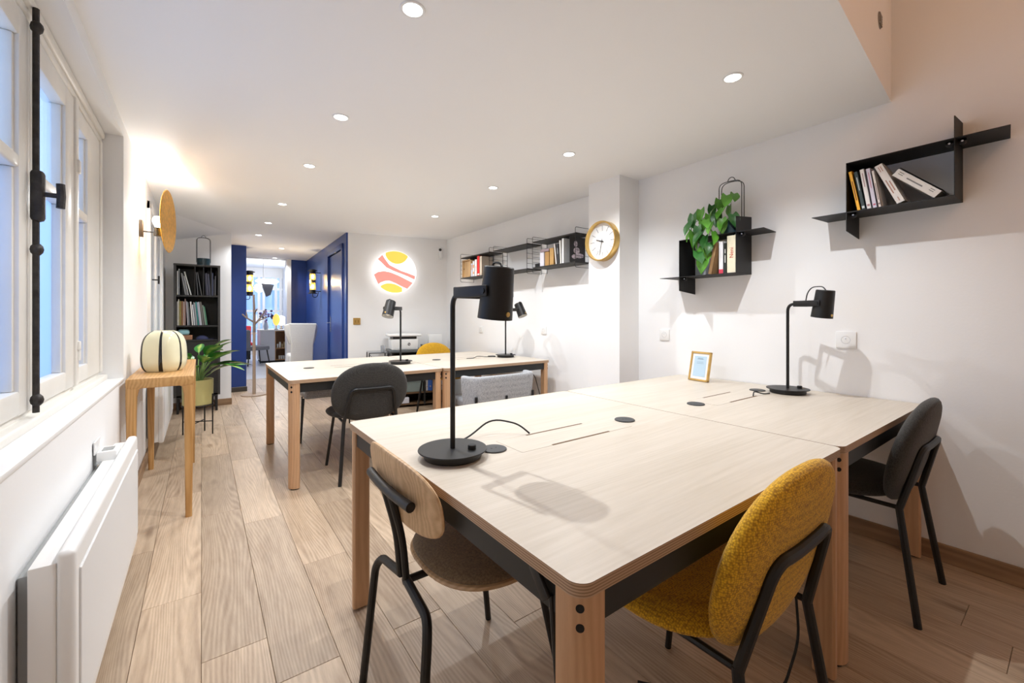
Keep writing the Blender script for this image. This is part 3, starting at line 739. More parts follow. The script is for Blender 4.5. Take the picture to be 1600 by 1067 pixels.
specs = [(.016, .205, (.85, .42, .015), .18, 'orange', [(.25, .75, .25, 0)], (.2, .05, 0)),
         (.017, .198, (.018, .04, .04), .17, 'dark green', [(.5, .85, .2, 0), (.03, .09, .6, 0)], (.55, .6, .6)),
         (.020, .203, (.74, .72, .70), .15, 'white', [(.55, .9, .15, 0), (.06, .11, .5, 0)], (.35, .2, .2)),
         (.019, .200, (.62, .58, .68), .14, 'pale lilac', [(.5, .9, .12, 0), (.06, .10, .5, 0)], (.45, .1, .15)),
         (.013, .185, (.76, .68, .62), .15, 'thin pinkish', [(.2, .65, .2, 0), (.07, .11, .5, 0)], (.25, .15, .15))]
for i, (t_, h_, col, ln, nm, lines, lc) in enumerate(specs):
    y -= .0
    book((xs - .004, y, zb), t_, h_, .115, col, ln, 0, f'{nm} paperback on the upper plate shelf', G2, lines, lc)
    y -= t_ / math.cos(ln) + .0025
book((xs - .006, y - .052, zb), .034, .215, .13, (.74, .71, .68), .40, 0, 'white paperback leaning left with faint orange print on the upper plate shelf', G2, [(.3, .55, .12, .15), (.25, .6, .12, -.15), (.82, .95, .08, .12), (.82, .95, .08, -.12), (.05, .14, .08, 0)], (.42, .22, .16))
ob = book((xs - .006, y - .178, zb), .040, .20, .14, (.76, .74, .71), .80, 0, 'thick white book slanting steeply at the right of the upper plate shelf', G2, [(.35, .72, .13, -.02), (.82, .93, .07, .2), (.82, .93, .07, 0), (.1, .2, .07, 0), (.1, .2, .07, .2)], (.2, .2, .2))
MB().box(.003, .142, -.0445, -.043, 0, .2).build('back_cover', M('book_dark_cover', (.03, .03, .03), .5), ob, flat=True)

# ================================================================== PLANTS
LEAFG = M('pothos_leaf', (.10, .32, .03), .4, noise=.45, nscale=9, coat=.2)
LEAFD = M('pothos_leaf_dark', (.03, .14, .025), .4, noise=.35, nscale=9, coat=.2)
STEM = M('stem_green', (.20, .33, .10), .6)
def leaf_mesh(L, w, heart, droop, fold=.25, n=7):
    vs = []; fs = []
    for i in range(n + 1):
        s = i / n
        if heart: ww = w * (math.sin(PI * min(1, s * .92 + .10)) ** .8) * (1 - .35 * s)
        else: ww = w * math.sin(PI * (s * .96 + .03)) ** .75
        x = L * s; zc = -droop * L * s * s
        if heart and i == 0: ww = w * .55
        for j in (-1, -.5, 0, .5, 1):
            xx = x - (L * .16 * abs(j) if heart and i <= 1 else 0)
            vs.append((xx, ww * j, zc + fold * ww * abs(j)))
    for i in range(n):
        for j in range(4): fs.append((i * 5 + j, i * 5 + j + 1, (i + 1) * 5 + j + 1, (i + 1) * 5 + j))
    k = len(vs); vs2 = [(a, b_, c - .0012) for a, b_, c in vs]
    m = MB().add(vs, fs)
    m.add(vs2, [tuple(reversed(f)) for f in fs])
    return m
def hoop_pot(label, loc_, scale=1.0, rz=0):
    t = thing('hoop_planter', label, 'planter', loc_, rz, 'dark blue hoop planters')
    PB = M('pot_dark_teal', (.012, .04, .055), .35)
    MB().lathe([(.0, 0), (.066, 0), (.069, .004), (.071, .088), (.067, .088), (.065, .02), (.0, .02)], 36).build('pot', PB, t)
    for yy in (-.02, .02):
        pts = fillet([(-.069, yy, .04), (-.069, yy, .34), (.0, yy * .3, .352), (.069, yy, .34), (.069, yy, .04)], .05, 7)
        MB().tube(pts, .0026, 6).build('hoop', BLACK, t)
    ring = [(.022 * math.cos(PI * k / 10), 0, .350 + .026 * math.sin(PI * k / 10)) for k in range(11)]
    MB().tube(ring, .0026, 6).build('hanging_loop', BLACK, t)
    return t
pot = hoop_pot('dark blue hoop planter half hidden by trailing leaves', (XR - .095, 1.365, S1[1] + .2517), 1, PI / 2 + .1)
random.seed(11)
pl = thing('trailing_plant', 'trailing pothos with heart-shaped green leaves spilling over the plate shelf', 'plant', (XR - .10, 1.365, S1[1] + .27))
MB().lathe([(.0, .0), (.0625, .0), (.0625, .04), (.0, .044)], 20).xf(T((.005, 0, .012))).build('soil', M('soil', (.05, .033, .02), .95), pl)
# leaf places: (u, v, x) measured on the photograph, hung at the shelf's own depth
LP = [(1083, 345, 2.66), (1095, 338, 2.70), (1104, 352, 2.64), (1090, 362, 2.65), (1100, 368, 2.66), (1112, 358, 2.63), (1120, 343, 2.66), (1128, 352, 2.64), (1137, 356, 2.63),
      (1145, 345, 2.70), (1140, 330, 2.74), (1124, 322, 2.72), (1112, 330, 2.74), (1147, 312, 2.78), (1135, 316, 2.70), (1080, 358, 2.66), (1083, 374, 2.66), (1092, 384, 2.645), (1102, 378, 2.64), (1079, 370, 2.68),
      (1098, 396, 2.645), (1091, 404, 2.64), (1104, 398, 2.65), (1101, 412, 2.645), (1108, 388, 2.64), (1118, 335, 2.66), (1098, 352, 2.68), (1088, 350, 2.70), (1130, 336, 2.66), (1107, 344, 2.68), (1096, 374, 2.63), (1086, 392, 2.66), (1114, 372, 2.645)]
root = Vector((XR - .10, 1.365, S1[1] + .31))
for i, (u, v, x) in enumerate(LP):
    p = onX(u, v, x)
    L = random.uniform(.078, .112); w = L * .42
    m = leaf_mesh(L, w, True, random.uniform(.1, .5))
    pitch = random.uniform(.7, 1.35); yaw = PI + random.uniform(-1.0, 1.0)
    R = Matrix.Translation(p - pl.location + Vector((0, 0, L * .45))) @ Matrix.Rotation(yaw, 4, 'Z') @ Matrix.Rotation(pitch, 4, 'Y') @ Matrix.Rotation(random.uniform(-.5, .5), 4, 'X')
    lf = m.xf(R).build('leaf', LEAFG if i % 3 else LEAFD, pl, angle=60)
for i, tgt in enumerate([(1083, 350, 2.68), (1085, 378, 2.67), (1098, 400, 2.655), (1102, 392, 2.65), (1095, 345, 2.72), (1140, 330, 2.75), (1147, 308, 2.79), (1110, 350, 2.66)]):
    p = onX(*tgt); mid = Vector(((root.x + p.x) / 2 - .02, root.y + (p.y - root.y) * .7, max(root.z, p.z) + .04))
    MB().tube([q - pl.location for q in fillet([root + Vector((0, 0, -.01)), mid, p], .08, 6)], .0016, 5).build('vine', STEM, pl)

def variegated():
    m, t, b = principled('dieffenbachia_leaf'); L = t.links.new
    tc = nd(t, 'ShaderNodeTexCoord'); sx = nd(t, 'ShaderNodeSeparateXYZ'); L(tc.outputs['UV'], sx.inputs[0])
    n = nd(t, 'ShaderNodeTexNoise'); n.inputs['Scale'].default_value = 26; n.inputs['Detail'].default_value = 2; L(tc.outputs['Object'], n.inputs['Vector'])
    ab = nd(t, 'ShaderNodeMath', operation='ABSOLUTE'); L(sx.outputs['Y'], ab.inputs[0])
    ad = nd(t, 'ShaderNodeMath', operation='MULTIPLY_ADD'); L(n.outputs['Fac'], ad.inputs[0]); ad.inputs[1].default_value = .9; L(ab.outputs[0], ad.inputs[2])
    r = nd(t, 'ShaderNodeValToRGB'); e = r.color_ramp.elements; e[0].position = .45; e[0].color = (.45, .60, .14, 1); e[1].position = 1.0; e[1].color = (.03, .20, .03, 1)
    L(ad.outputs[0], r.inputs['Fac']); L(r.outputs['Color'], b.inputs['Base Color']); b.inputs['Roughness'].default_value = .35
    return m
VARI = variegated()
dp = thing('potted_plant', 'leafy variegated dieffenbachia rising from the pale green pot', 'plant', (-.03, 5.22, .50))
pp = thing('plant_pot', 'pale olive-green plant pot on a black wire stand', 'pot', (-.03, 5.22, 0))
OLV = M('olive_pot', (.52, .47, .20), .5, noise=.05)
MB().lathe([(.0, .30), (.120, .30), (.124, .305), (.128, .545), (.120, .545), (.117, .33), (.0, .33)], 40).build('pot', OLV, pp)
for k in range(4):
    a = PI / 4 + k * PI / 2 + .35; ca, sa = math.cos(a), math.sin(a)
    MB().tube([(.131 * ca, .131 * sa, 0), (.131 * ca, .131 * sa, .40)], .006, 8).build('stand_leg', BLACK, pp)
for k in range(2):
    a = PI / 4 + k * PI / 2 + .35; ca, sa = math.cos(a) * .131, math.sin(a) * .131
    MB().tube([(-ca, -sa, .12 + k * .008), (ca, sa, .12 + k * .008)], .005, 6).build('cross_bar', BLACK, pp)
MB().tube([(.128 * math.cos(2 * PI * k / 28), .128 * math.sin(2 * PI * k / 28), .295) for k in range(28)], .005, 6, closed=True).build('stand_ring', BLACK, pp)
MB().lathe([(.0, -.16), (.112, -.16), (.112, .018), (.0, .02)], 24).build('soil', MATS['soil'], dp)
random.seed(4)
LD = [(.2, .30, .30, .5), (1.0, .26, .34, .6), (-.5, .32, .22, .9), (-1.2, .28, .30, .6), (.5, .26, .44, .4), (-.1, .26, .40, .3), (2.0, .24, .32, .5), (2.9, .22, .30, .6), (-2.2, .24, .36, .5), (-.9, .28, .40, .45), (-.3, .34, .14, .6), (.1, .36, .20, .8), (1.5, .22, .42, .3), (-1.7, .26, .24, .7), (-.6, .30, .30, .5), (-2.7, .24, .22, .6)]
for i, (a, L, hgt, dr) in enumerate(LD):
    st = Vector((.03 * math.cos(a), .03 * math.sin(a), .0)); tip = Vector((.11 * math.cos(a), .11 * math.sin(a), hgt * .72))
    L *= .62 if abs(a) > 1.3 else .80
    m = leaf_mesh(L, L * .33, False, dr * .9, .22, 9)
    R = Matrix.Translation(tip) @ Matrix.Rotation(a, 4, 'Z') @ Matrix.Rotation(-1.0 + dr * .45, 4, 'Y') @ Matrix.Rotation(random.uniform(-.5, .5), 4, 'X')
    o = m.xf(R).build('leaf', VARI, dp, angle=70)
    uv = o.data.uv_layers.new(name='UVMap'); half = len(m.v) // 2
    for lp in o.data.loops:
        vi = lp.vertex_index % half; uv.data[lp.index].uv = ((vi // 5) / 9, abs((vi % 5) - 2) / 2)
    MB().tube(fillet([st, Vector((st.x * 1.4, st.y * 1.4, hgt * .4)), tip], .08, 5), .006, 6, r2=.004).build('stem', STEM, dp)

# ================================================================== SOCKETS, CLOCK, PHOTO FRAME
def socket(label, y, z, w=.082):
    t = thing('wall_socket', label, 'socket', (XR, y, z), group='white wall sockets')
    MB().rbox(-.010, .001, -w / 2, w / 2, -w / 2, w / 2, .003, 2).build('plate', WHITE, t)
    MB().lathe([(.021, -.0105), (.0195, -.0105), (.018, -.003), (.0, -.003)], 24, axis='X', cap=False).build('recess', M('socket_grey', (.5, .5, .5), .5), t)
    for q in (-1, 1): MB().lathe([(.0, -.0045), (.0028, -.0045), (.0028, -.002), (.0, -.002)], 8, axis='X', c=(0, q * .0095, -.002)).build('hole', BLACK, t)
    MB().lathe([(.0, -.014), (.0022, -.014), (.0022, -.002), (.0, -.002)], 8, axis='X', c=(0, 0, .008)).build('earth_pin', CHROME, t)
socket('white wall socket beside the pillar above the photo frame', 1.915, 1.028)
socket('white wall socket just right of the wall-side desk lamp', .787, 1.04, .092)
socket('white wall socket below the far end of the wire shelves', 4.55, 1.004)
socket('white wall socket below the near end of the wire shelves', 3.33, 1.024)

ck = thing('wall_clock', 'round brass-rimmed wall clock hanging on the pillar', 'clock', (2.618, 2.312, 1.772))
MB().lathe([(.160, 0), (.160, -.052), (.157, -.056), (.149, -.056), (.147, -.050), (.147, -.018)], 64, axis='X', cap=False).build('rim', BRASS, ck)
MB().lathe([(.0, -.020), (.149, -.020), (.149, -.004), (.0, -.004)], 64, axis='X').build('dial', PAPER, ck)
TICK = M('clock_tick', (.25, .24, .26), .5)
for k in range(12):
    a = 2 * PI * k / 12; MB().box(-.0225, -.0198, -.0012, .0012, .085, .125).xf(Matrix.Rotation(a, 4, 'X')).build('hour_mark', TICK, ck)
# seen from the room, clockwise turns towards -Y at the top
def hand(ang, L, w, x, nm): MB().box(x - .0015, x, -w, w, -.018, L).xf(Matrix.Rotation(ang, 4, 'X')).build(nm, BLACK, ck)
hand(2 * PI * (9.53 / 12), .062, .0028, -.026, 'hour_hand'); hand(2 * PI * (32 / 60), .112, .002, -.029, 'minute_hand')
MB().lathe([(.0, -.032), (.006, -.032), (.006, -.02), (.0, -.02)], 14, axis='X').build('hand_cap', BLACK, ck)

pf = thing('photo_frame', 'small gold photo frame with a pale blue card on the near table', 'frame', (2.652, 1.53, .741), math.radians(-97.7))
tl = Matrix.Rotation(-.20, 4, 'X')
m = MB(); w, h = .150, .195
m.rbox(-w / 2, -w / 2 + .013, -.009, .009, 0, h, .002, 1); m.rbox(w / 2 - .013, w / 2, -.009, .009, 0, h, .002, 1); m.rbox(-w / 2, w / 2, -.009, .009, 0, .013, .002, 1); m.rbox(-w / 2, w / 2, -.009, .009, h - .013, h, .002, 1)
m.xf(tl).build('frame_moulding', M('gold_wood', (.60, .38, .12), .35, .35, noise=.12, nscale=30), pf)
MB().box(-w / 2 + .01, w / 2 - .01, -.003, .006, .01, h - .01).xf(tl).build('mount', PAPER, pf)
cd = MB().box(-.046, .046, -.0045, -.003, .030, .166).xf(tl).build('card', M('card_blue', (.47, .62, .74), .6), pf)
q = MB()
for zz, a, b_ in ((.155, -.020, .022), (.145, -.025, .028), (.126, -.024, .024), (.117, -.026, .027)): q.box(a, b_, -.0052, -.0045, zz - .0012, zz + .0012)
q.xf(tl).build('print_lines', M('print_blue', (.25, .38, .50), .6), cd)
MB().rbox(-.02, .02, .008, .012, 0, .15, .001, 1).xf(Matrix.Translation((0, .058, 0)) @ Matrix.Rotation(.28, 4, 'X')).build('easel_leg', MATTE, pf)

# ================================================================== WIRE LADDER SHELVES (right wall, beyond the pillar)
ws = thing('wire_shelf_system', 'black wire ladder shelving with two long boards on the right wall', 'shelf', (XR, 3.7, 1.65))
LY = [2.68, 3.28, 3.37, 3.98, 4.07, 4.73]
for y in LY:
    m = MB(); pts = fillet([(-.003, y - 3.7, -.045), (-.195, y - 3.7, -.045), (-.195, y - 3.7, .31), (-.003, y - 3.7, .31)], .015, 4); pts.append(pts[0])
    m.tube(pts[:-1], .0026, 6, closed=True)
    for k in range(1, 7): m.tube([(-.003, y - 3.7, -.045 + k * .051), (-.195, y - 3.7, -.045 + k * .051)], .0019, 5)
    m.build('ladder_panel', BLACK, ws)
SHB = wood('black_stained_ash', (.012, .011, .010), (.035, .033, .03), 'Y', 2.0, .5)
for a, b_ in ((2.68, 3.28), (3.37, 3.98), (4.07, 4.73)):
    for z in (0, .255): MB().rbox(-.193, -.005, a - 3.7 + .003, b_ - 3.7 - .003, z - .006, z + .006, .002, 1).build('board', SHB, ws)
zs = 1.65 + .0065
OB = wood('light_oak_box', (.42, .25, .11), (.60, .40, .2), 'Z', 2.0, .5)
def carton(name, label, x0, x1, y0, y1, z0, z1, mat, cat='box', lid=True, group=None):
    o = MB().rbox(x0, x1, y0, y1, z0, z1, .0025, 1).build(name, mat); tag(o, label, cat, group)
    if lid: MB().rbox(x0 - .001, x1 + .001, y0 - .001, y1 + .001, z1 - .018, z1 + .001, .002, 1).build('lid', mat, o)
    return o
wb = MB().box(2.67, 2.84, 4.50, 4.515, zs, zs + .22); wb.box(2.67, 2.84, 4.695, 4.71, zs, zs + .22); wb.box(2.67, 2.84, 4.50, 4.71, zs, zs + .012); wb.box(2.67, 2.84, 4.50, 4.71, zs + .208, zs + .22); wb.box(2.69, 2.70, 4.51, 4.70, zs + .01, zs + .21)
wbo = tag(wb.build('wooden_box', OB, None, flat=True), 'light oak cubby box at the far end of the wire shelves', 'box')
MB().ball((2.686, 4.69, zs + .11), .006, 8, 6).build('knob', BLACK, wbo)
GS = 'books on the wire shelves'
def rowbooks(y, items, rz=0, x=2.672, z=zs, where='on the wire shelves'):
    for i, (t_, h_, d_, col, ln, lb, lines, lc) in enumerate(items):
        book((x, y, z), t_, h_, d_, col, ln, rz, lb, GS, lines, lc); y -= t_ / math.cos(ln) + .004 + h_ * abs(math.sin(ln)) * 0
rowbooks(4.495, [(.035, .16, .15, (.62, .66, .78), 0, 'pale blue and white book beside the oak cubby box', [(.5, .9, .5, 0)], (.55, .25, .12)),
                (.045, .185, .15, (.72, .70, .72), 0, 'white cookbook with orange spots on the wire shelves', [(.55, .75, .6, 0), (.15, .3, .6, 0)], (.7, .3, .1)),
                (.05, .20, .15, (.78, .76, .72), 0, 'thick white book left of the red book on the wire shelves', [(.3, .6, .2, 0)], (.4, .3, .3)),
                (.055, .235, .15, (.72, .02, .02), 0, 'bright red book on the wire shelves', [(.03, .10, .8, 0)], (.8, .75, .7)),
                (.05, .225, .15, (.55, .45, .35), 0, 'beige book right of the red book on the wire shelves', None, None)])
carton('letter_tray', 'low black letter tray behind the middle wire ladders', 2.68, 2.83, 3.20, 3.265, zs, zs + .035, MATTE, 'tray', False)
carton('gift_box', 'white lidded box standing on the near wire shelf', 2.675, 2.80, 3.125, 3.185, zs, zs + .135, M('lilac_white', (.70, .68, .74), .6), lid=False)
carton('wooden_block', 'brown upright box beside the white box on the near wire shelf', 2.68, 2.80, 3.055, 3.115, zs, zs + .135, M('brown_card', (.42, .23, .08), .7, noise=.1), lid=False)
carton('flat_box', 'flat purplish box lying across the two upright boxes', 2.672, 2.80, 3.05, 3.175, zs + .1365, zs + .162, M('mauve_card', (.33, .24, .26), .7), lid=False)
carton('wooden_block', 'tall tan box before the leaning books on the near wire shelf', 2.675, 2.78, 2.985, 3.04, zs, zs + .16, M('tan_card', (.50, .29, .10), .7, noise=.1), lid=True)
rowbooks(2.952, [(.018, .195, .14, (.74, .70, .66), .14, 'thin white book leaning on the tan box on the near wire shelf', None, None),
                 (.034, .185, .14, (.03, .03, .035), .10, 'black book between white ones on the near wire shelf', [(.5, .8, .2, 0)], (.4, .4, .4)),
                 (.020, .215, .14, (.76, .74, .70), .06, 'thin cream book right of the black book on the near wire shelf', None, None),
                 (.028, .228, .14, (.80, .80, .80), 0, 'tall white book at the right of the near wire shelf', None, None)])
mg = MB().box(-.003, .003, -.085, .085, 0, .225).build('magazine', M('magazine_black', (.02, .018, .02), .35)); mg.location = (2.74, 2.735, zs); mg.rotation_euler = (0, 0, -PI / 2 - .15)
tag(mg, 'black picture magazine propped at the near end of the wire shelves', 'magazine')
q = MB()
for cx, cz, rx, rz_ in ((-.02, .165, .020, .028), (-.01, .105, .035, .03), (.02, .06, .05, .022), (-.035, .05, .03, .02)):
    q.lathe([(.0, .0), (1, .0)], 14, axis='X', cap=False); 
    k = 14 * 2; vs_ = q.v[-k:]; q.v[-k:] = [(.0034, cx + v[1] * rx, cz + v[2] * rz_) for v in vs_]
q.build('cover_print', M('magazine_print', (.50, .42, .46), .4, noise=.5, nscale=60), mg)

# ================================================================== BACK WALL GROUP
RB = math.atan2(-.3, 1.33); NB = Vector((math.sin(RB), -math.cos(RB), 0)); AB = Vector((1.53, 5.77, 0))
def onB(u, v, off):                              # pixel to the plane parallel to the back wall, off metres in front of it
    r = ray(u, v); o = Vector((0, 0, H)); k = (AB + NB * off - o).dot(NB) / r.dot(NB); return o + r * k
al = thing('wall_lamp', 'round glowing wall lamp with pink and yellow waves on the back wall', 'lamp', onB(617, 425, .10), RB)
AR = .285
MB().lathe([(.0, .012), (AR - .004, .012), (AR, .008), (AR, -.004), (AR - .006, -.008), (.0, -.008)], 64, axis='Y').build('disc', E_('lamp_white', (1, .97, .95), .85), al)
MB().lathe([(.05, .10), (.05, .012)], 24, axis='Y').build('wall_mount', WHITE, al)
def band(top, bot, mat, nm):
    n = len(top); vs = [(x * AR * .985, -.0095, z * AR * .985) for x, z in top + bot] + [(x * AR * .985, -.0075, z * AR * .985) for x, z in top + bot]
    N_ = 2 * n; fs = []
    for i in range(n - 1): fs += [(i, i + 1, n + i + 1, n + i), (N_ + i, N_ + n + i, N_ + n + i + 1, N_ + i + 1)]
    MB().add(vs, fs).build(nm, mat, al, flat=True)
PINK = E_('lamp_pink', (.80, .27, .23), .62); YELO = E_('lamp_yellow', (.90, .55, .09), .62)
band([(-.58, .80), (-.45, .58), (-.25, .32), (.0, .20), (.3, .06), (.6, -.03), (.96, -.16)], [(-.80, .58), (-.62, .42), (-.40, .20), (-.1, .06), (.3, -.08), (.6, -.19), (.93, -.34)], PINK, 'pink_band')
band([(-.97, -.16), (-.78, -.03), (-.5, .02), (-.2, -.03), (.2, -.18), (.5, -.33), (.85, -.50)], [(-.77, -.62), (-.65, -.52), (-.45, -.44), (-.25, -.43), (.05, -.55), (.3, -.68), (.58, -.80)], PINK, 'pink_band')
ys = [(-.44 + .104 * k) for k in range(11)]
band([(x, (1 - min(.99, x * x)) ** .5) for x in ys], [(x, .95 - max(.0, .56 ** 2 - (x - .09) ** 2) ** .5) for x in ys], YELO, 'yellow_patch')
ys = [(-.66 + .10 * k) for k in range(11)]
band([(x, -.55 - .55 * (x + .28) ** 2 * (1.6 if x < -.28 else 1.0)) for x in ys], [(x, -(1 - x * x) ** .5) for x in ys], YELO, 'yellow_patch')
sw = thing('light_switch', 'square brass double switch plate beside the blue wall', 'switch', onB(557.5, 502, 0), RB)
MB().rbox(-.045, .045, -.010, .001, -.045, .045, .003, 1).build('plate', BRASS, sw)
for s in (-1, 1): MB().rbox(s * .018 - .008, s * .018 + .008, -.015, -.008, -.018, .018, .002, 1).build('rocker', M('brass_dark', (.45, .28, .08), .4, .8), sw)
sc_ = thing('wall_sensor', 'white capsule wall sensor with a black camera eye near the corner', 'sensor', onB(688, 396, 0), RB)
m = MB().rbox(-.028, .028, -.045, .001, -.085, .08, .026, 5); m.build('case', WHITE, sc_)
MB().ball((-.012, -.045, .045), .02, 12, 8).build('lens', BLACK, sc_)
# low open cabinet
cab = thing('low_cabinet', 'low black open cabinet along the back wall under the printer', 'cabinet', AB, RB)
def LB(p): q = Matrix.Rotation(-RB, 4, 'Z') @ (Vector(p) - AB); return q
c0, c1 = .52, 1.30
D0, D1 = -.45, -.02
CBK = M('cabinet_black', (.03, .028, .027), .5)
MB().rbox(c0 - .02, c1, D0 - .01, D1, .705, .73, .003, 1).build('top', M('cabinet_top_grey', (.10, .11, .115), .35), cab)
for x in (c0, .93, c1 - .02): MB().box(x, x + .02, D0, D1, .02, .705).build('side_panel', CBK, cab)
for z in (.03, .17, .52): MB().box(c0 + .02, c1 - .02, D0 + .005, D1, z, z + .02).build('shelf', M('cabinet_brown', (.16, .095, .05), .6), cab)
MB().box(c0, c1, D1, D1 + .012, .02, .705).build('back_panel', CBK, cab)
def cabthing(name, label, cat, x0, x1, y0, y1, z0, z1, mat, lid=None):
    o = thing(name, label, cat, AB, RB)
    MB().rbox(x0, x1, y0, y1, z0, z1, .003, 1).build('body', mat, o)
    if lid: MB().rbox(x0 - .004, x1 + .004, y0 - .004, y1 + .004, z1 - .045, z1 + .003, .003, 1).build('lid', lid, o)
    return o
GGR = M('grey_green_card', (.20, .25, .24), .7, noise=.08)
cabthing('storage_box', 'grey-green lidded storage box in the low cabinet', 'box', .555, .92, D0 + .01, -.1, .192, .36, GGR, GGR)
kb = cabthing('cardboard_box', 'brown cardboard box with a white label in the low cabinet', 'box', .60, .88, D0 + .02, -.12, .365, .47, M('kraft', (.50, .31, .15), .8, noise=.06))
MB().box(.70, .80, D0 + .018, D0 + .021, .415, .46).build('sticker', PAPER, kb)
cabthing('document_box', 'small white document box at the bottom of the low cabinet', 'box', .62, .74, D0 - .0, -.2, .052, .125, M('lavender_white', (.62, .62, .68), .7))
def binder(x, w, h, mat, label):
    o = thing('ring_binder', label, 'binder', AB, RB, 'binders in the low cabinet')
    MB().rbox(x, x + w, D0 + .015, -.14, .192, .192 + h, .003, 1).build('cover', mat, o)
    MB().lathe([(.0, 0), (.009, 0), (.009, .002), (.0, .002)], 12, axis='Y', c=(x + w / 2, D0 + .0135, .25)).build('finger_hole', CHROME, o)
binder(.955, .03, .30, M('binder_white', (.75, .76, .8), .5), 'white ring binder left of the blue one in the low cabinet')
binder(.988, .055, .30, M('binder_blue', (.05, .16, .62), .5), 'bright blue ring binder in the low cabinet')
for k in range(5): binder(1.05 + k * .034, .029, .29 - .012 * k, M('binder_white', (.75, .76, .8), .5), f'white ring binder, {ORD[k]} to the right of the blue one')
# printer
pr = thing('printer', 'white laser printer with raised scanner lid on the low cabinet', 'printer', AB + Matrix.Rotation(RB, 3, 'Z') @ Vector((.70, -.22, .7315)), RB)
PWH = M('printer_white', (.80, .80, .79), .4)
MB().rbox(-.17, .17, -.16, .15, 0, .14, .012, 3).build('body', PWH, pr)
MB().box(-.15, .15, -.145, .14, .14, .175).build('paper_gap', M('printer_dark', (.02, .02, .022), .5), pr)
MB().rbox(-.21, .21, -.18, .16, .175, .205, .010, 3).build('scanner_lid', PWH, pr)
lg = MB().lathe([(.0, -.1625), (.019, -.1625), (.019, -.159), (.0, -.159)], 24, axis='Y', c=(.05, 0, .075)).build('logo_disc', M('logo_dark', (.06, .06, .07), .4), pr)
text('logo_letters', 'hp', .03, PWH, lg, Matrix.Translation((.05, -.163, .077)) @ Matrix.Rotation(PI / 2, 4, 'X'))
MB().box(-.14, .14, -.1615, -.159, .020, .022).build('tray_line', M('seam_grey', (.35, .35, .36), .6), pr)
rt = thing('router_box', 'square white router box right of the printer', 'router', AB + Matrix.Rotation(RB, 3, 'Z') @ Vector((1.15, -.13, .7315)), RB)
MB().rbox(-.095, .095, -.03, .03, 0, .185, .006, 2).build('case', WHITE, rt); MB().lathe([(.0, -.0315), (.008, -.0315), (.008, -.029), (.0, -.029)], 12, axis='Y', c=(.0, 0, .05)).build('logo', M('logo_red', (.5, .2, .25), .5), rt)
tr = thing('paper_tray', 'grey-green paper tray between printer and router', 'tray', AB + Matrix.Rotation(RB, 3, 'Z') @ Vector((1.045, -.34, .7315)), RB)
MB().rbox(-.12, .12, -.10, .10, .0, .012, .003, 1).build('base', GGR, tr); MB().rbox(-.12, .12, -.10, .10, .05, .062, .003, 1).build('upper_tray', GGR, tr)
for sx in (-1, 1): MB().box(sx * .115 - .004, sx * .115 + .004, -.09, .09, .01, .052).build('side', GGR, tr)
wt = thing('wire_side_table', 'small black wire-framed side table left of the printer', 'side table', AB + Matrix.Rotation(RB, 3, 'Z') @ Vector((.37, -.24, 0)), RB)
MB().rbox(-.12, .12, -.17, .17, .70, .712, .002, 1).build('top', M('smoked_glass', (.10, .11, .12), .1), wt)
for sx in (-1, 1):
    for sy in (-1, 1): MB().box(sx * .115 - .006, sx * .115 + .006, sy * .165 - .006, sy * .165 + .006, 0, .70).build('leg', BLACK, wt)
MB().tube([(-.115, -.165, .45), (.115, -.165, .69)], .003, 6).build('brace', BLACK, wt)
MB().tube([(.115, -.165, .45), (-.115, -.165, .69)], .003, 6).build('brace', BLACK, wt)
gl_ = tag(MB().lathe([(.0, 0), (.026, 0), (.030, .075), (.028, .075), (.024, .006), (.0, .006)], 20).build('drinking_glass', glassmat('tumbler', (.9, .92, .95), .7, .2, .05)), 'small drinking glass on the wire side table', 'glass'); gl_.location = AB + Matrix.Rotation(RB, 3, 'Z') @ Vector((.44, -.22, .7125))

# ================================================================== BOOKCASE
bk_ = thing('bookcase', 'tall black bookcase filled with magazines and books', 'bookcase', (-.04, 6.56, 0))
BX, BD = .215, .17; BT = 1.775
BCB = M('bookcase_black', (.010, .0095, .0095), .55)
for s in (-1, 1): MB().box(s * BX - .012, s * BX + .012, -BD, BD, .20, BT).build('side_panel', M('bookcase_grey', (.035, .033, .032), .55), bk_)
MB().rbox(-BX - .014, BX + .014, -BD - .004, BD, BT, BT + .022, .003, 1).build('top', M('bookcase_grey', (.035, .033, .032), .55), bk_)
MB().box(-BX, BX, BD - .012, BD, .20, BT).build('back_panel', BCB, bk_)
SHZ = [1.425, 1.06, .885]
for z in SHZ + [.20]: MB().box(-BX + .012, BX - .012, -BD + .005, BD - .012, z - .02, z).build('shelf', BCB, bk_)
for x in (-.025, .06, .135): MB().box(x - .005, x + .005, -BD + .02, BD - .012, 1.425, BT).build('divider', BCB, bk_)
MB().box(-BX + .013, BX - .013, -BD, -BD + .018, .22, .86).build('door', BCB, bk_)
for sx in (-1, 1):
    for sy in (-1, 1): MB().box(sx * .19 - .012, sx * .19 + .012, sy * .14 - .012, sy * .14 + .012, 0, .20).build('leg', BCB, bk_)
random.seed(21)
def caserow(z, x, items, shelf):
    for i, (t_, h_, col, nm, ln) in enumerate(items):
        book((-.04 + x, 6.56 - BD + .03, z + .0005), t_, h_, .22, col, ln, PI / 2, f'{nm}, {ORD[i]} from the left on the bookcase {shelf} shelf', 'books in the bookcase')
        x += t_ / math.cos(ln) + .0012 + (0 if i + 1 >= len(items) else max(0, (math.tan(items[i + 1][4]) - math.tan(ln))) * min(h_, items[i + 1][1]))
WHT = (.70, .71, .74); GRYB = (.30, .32, .34); DK = (.035, .035, .04); LT = (.55, .58, .55)
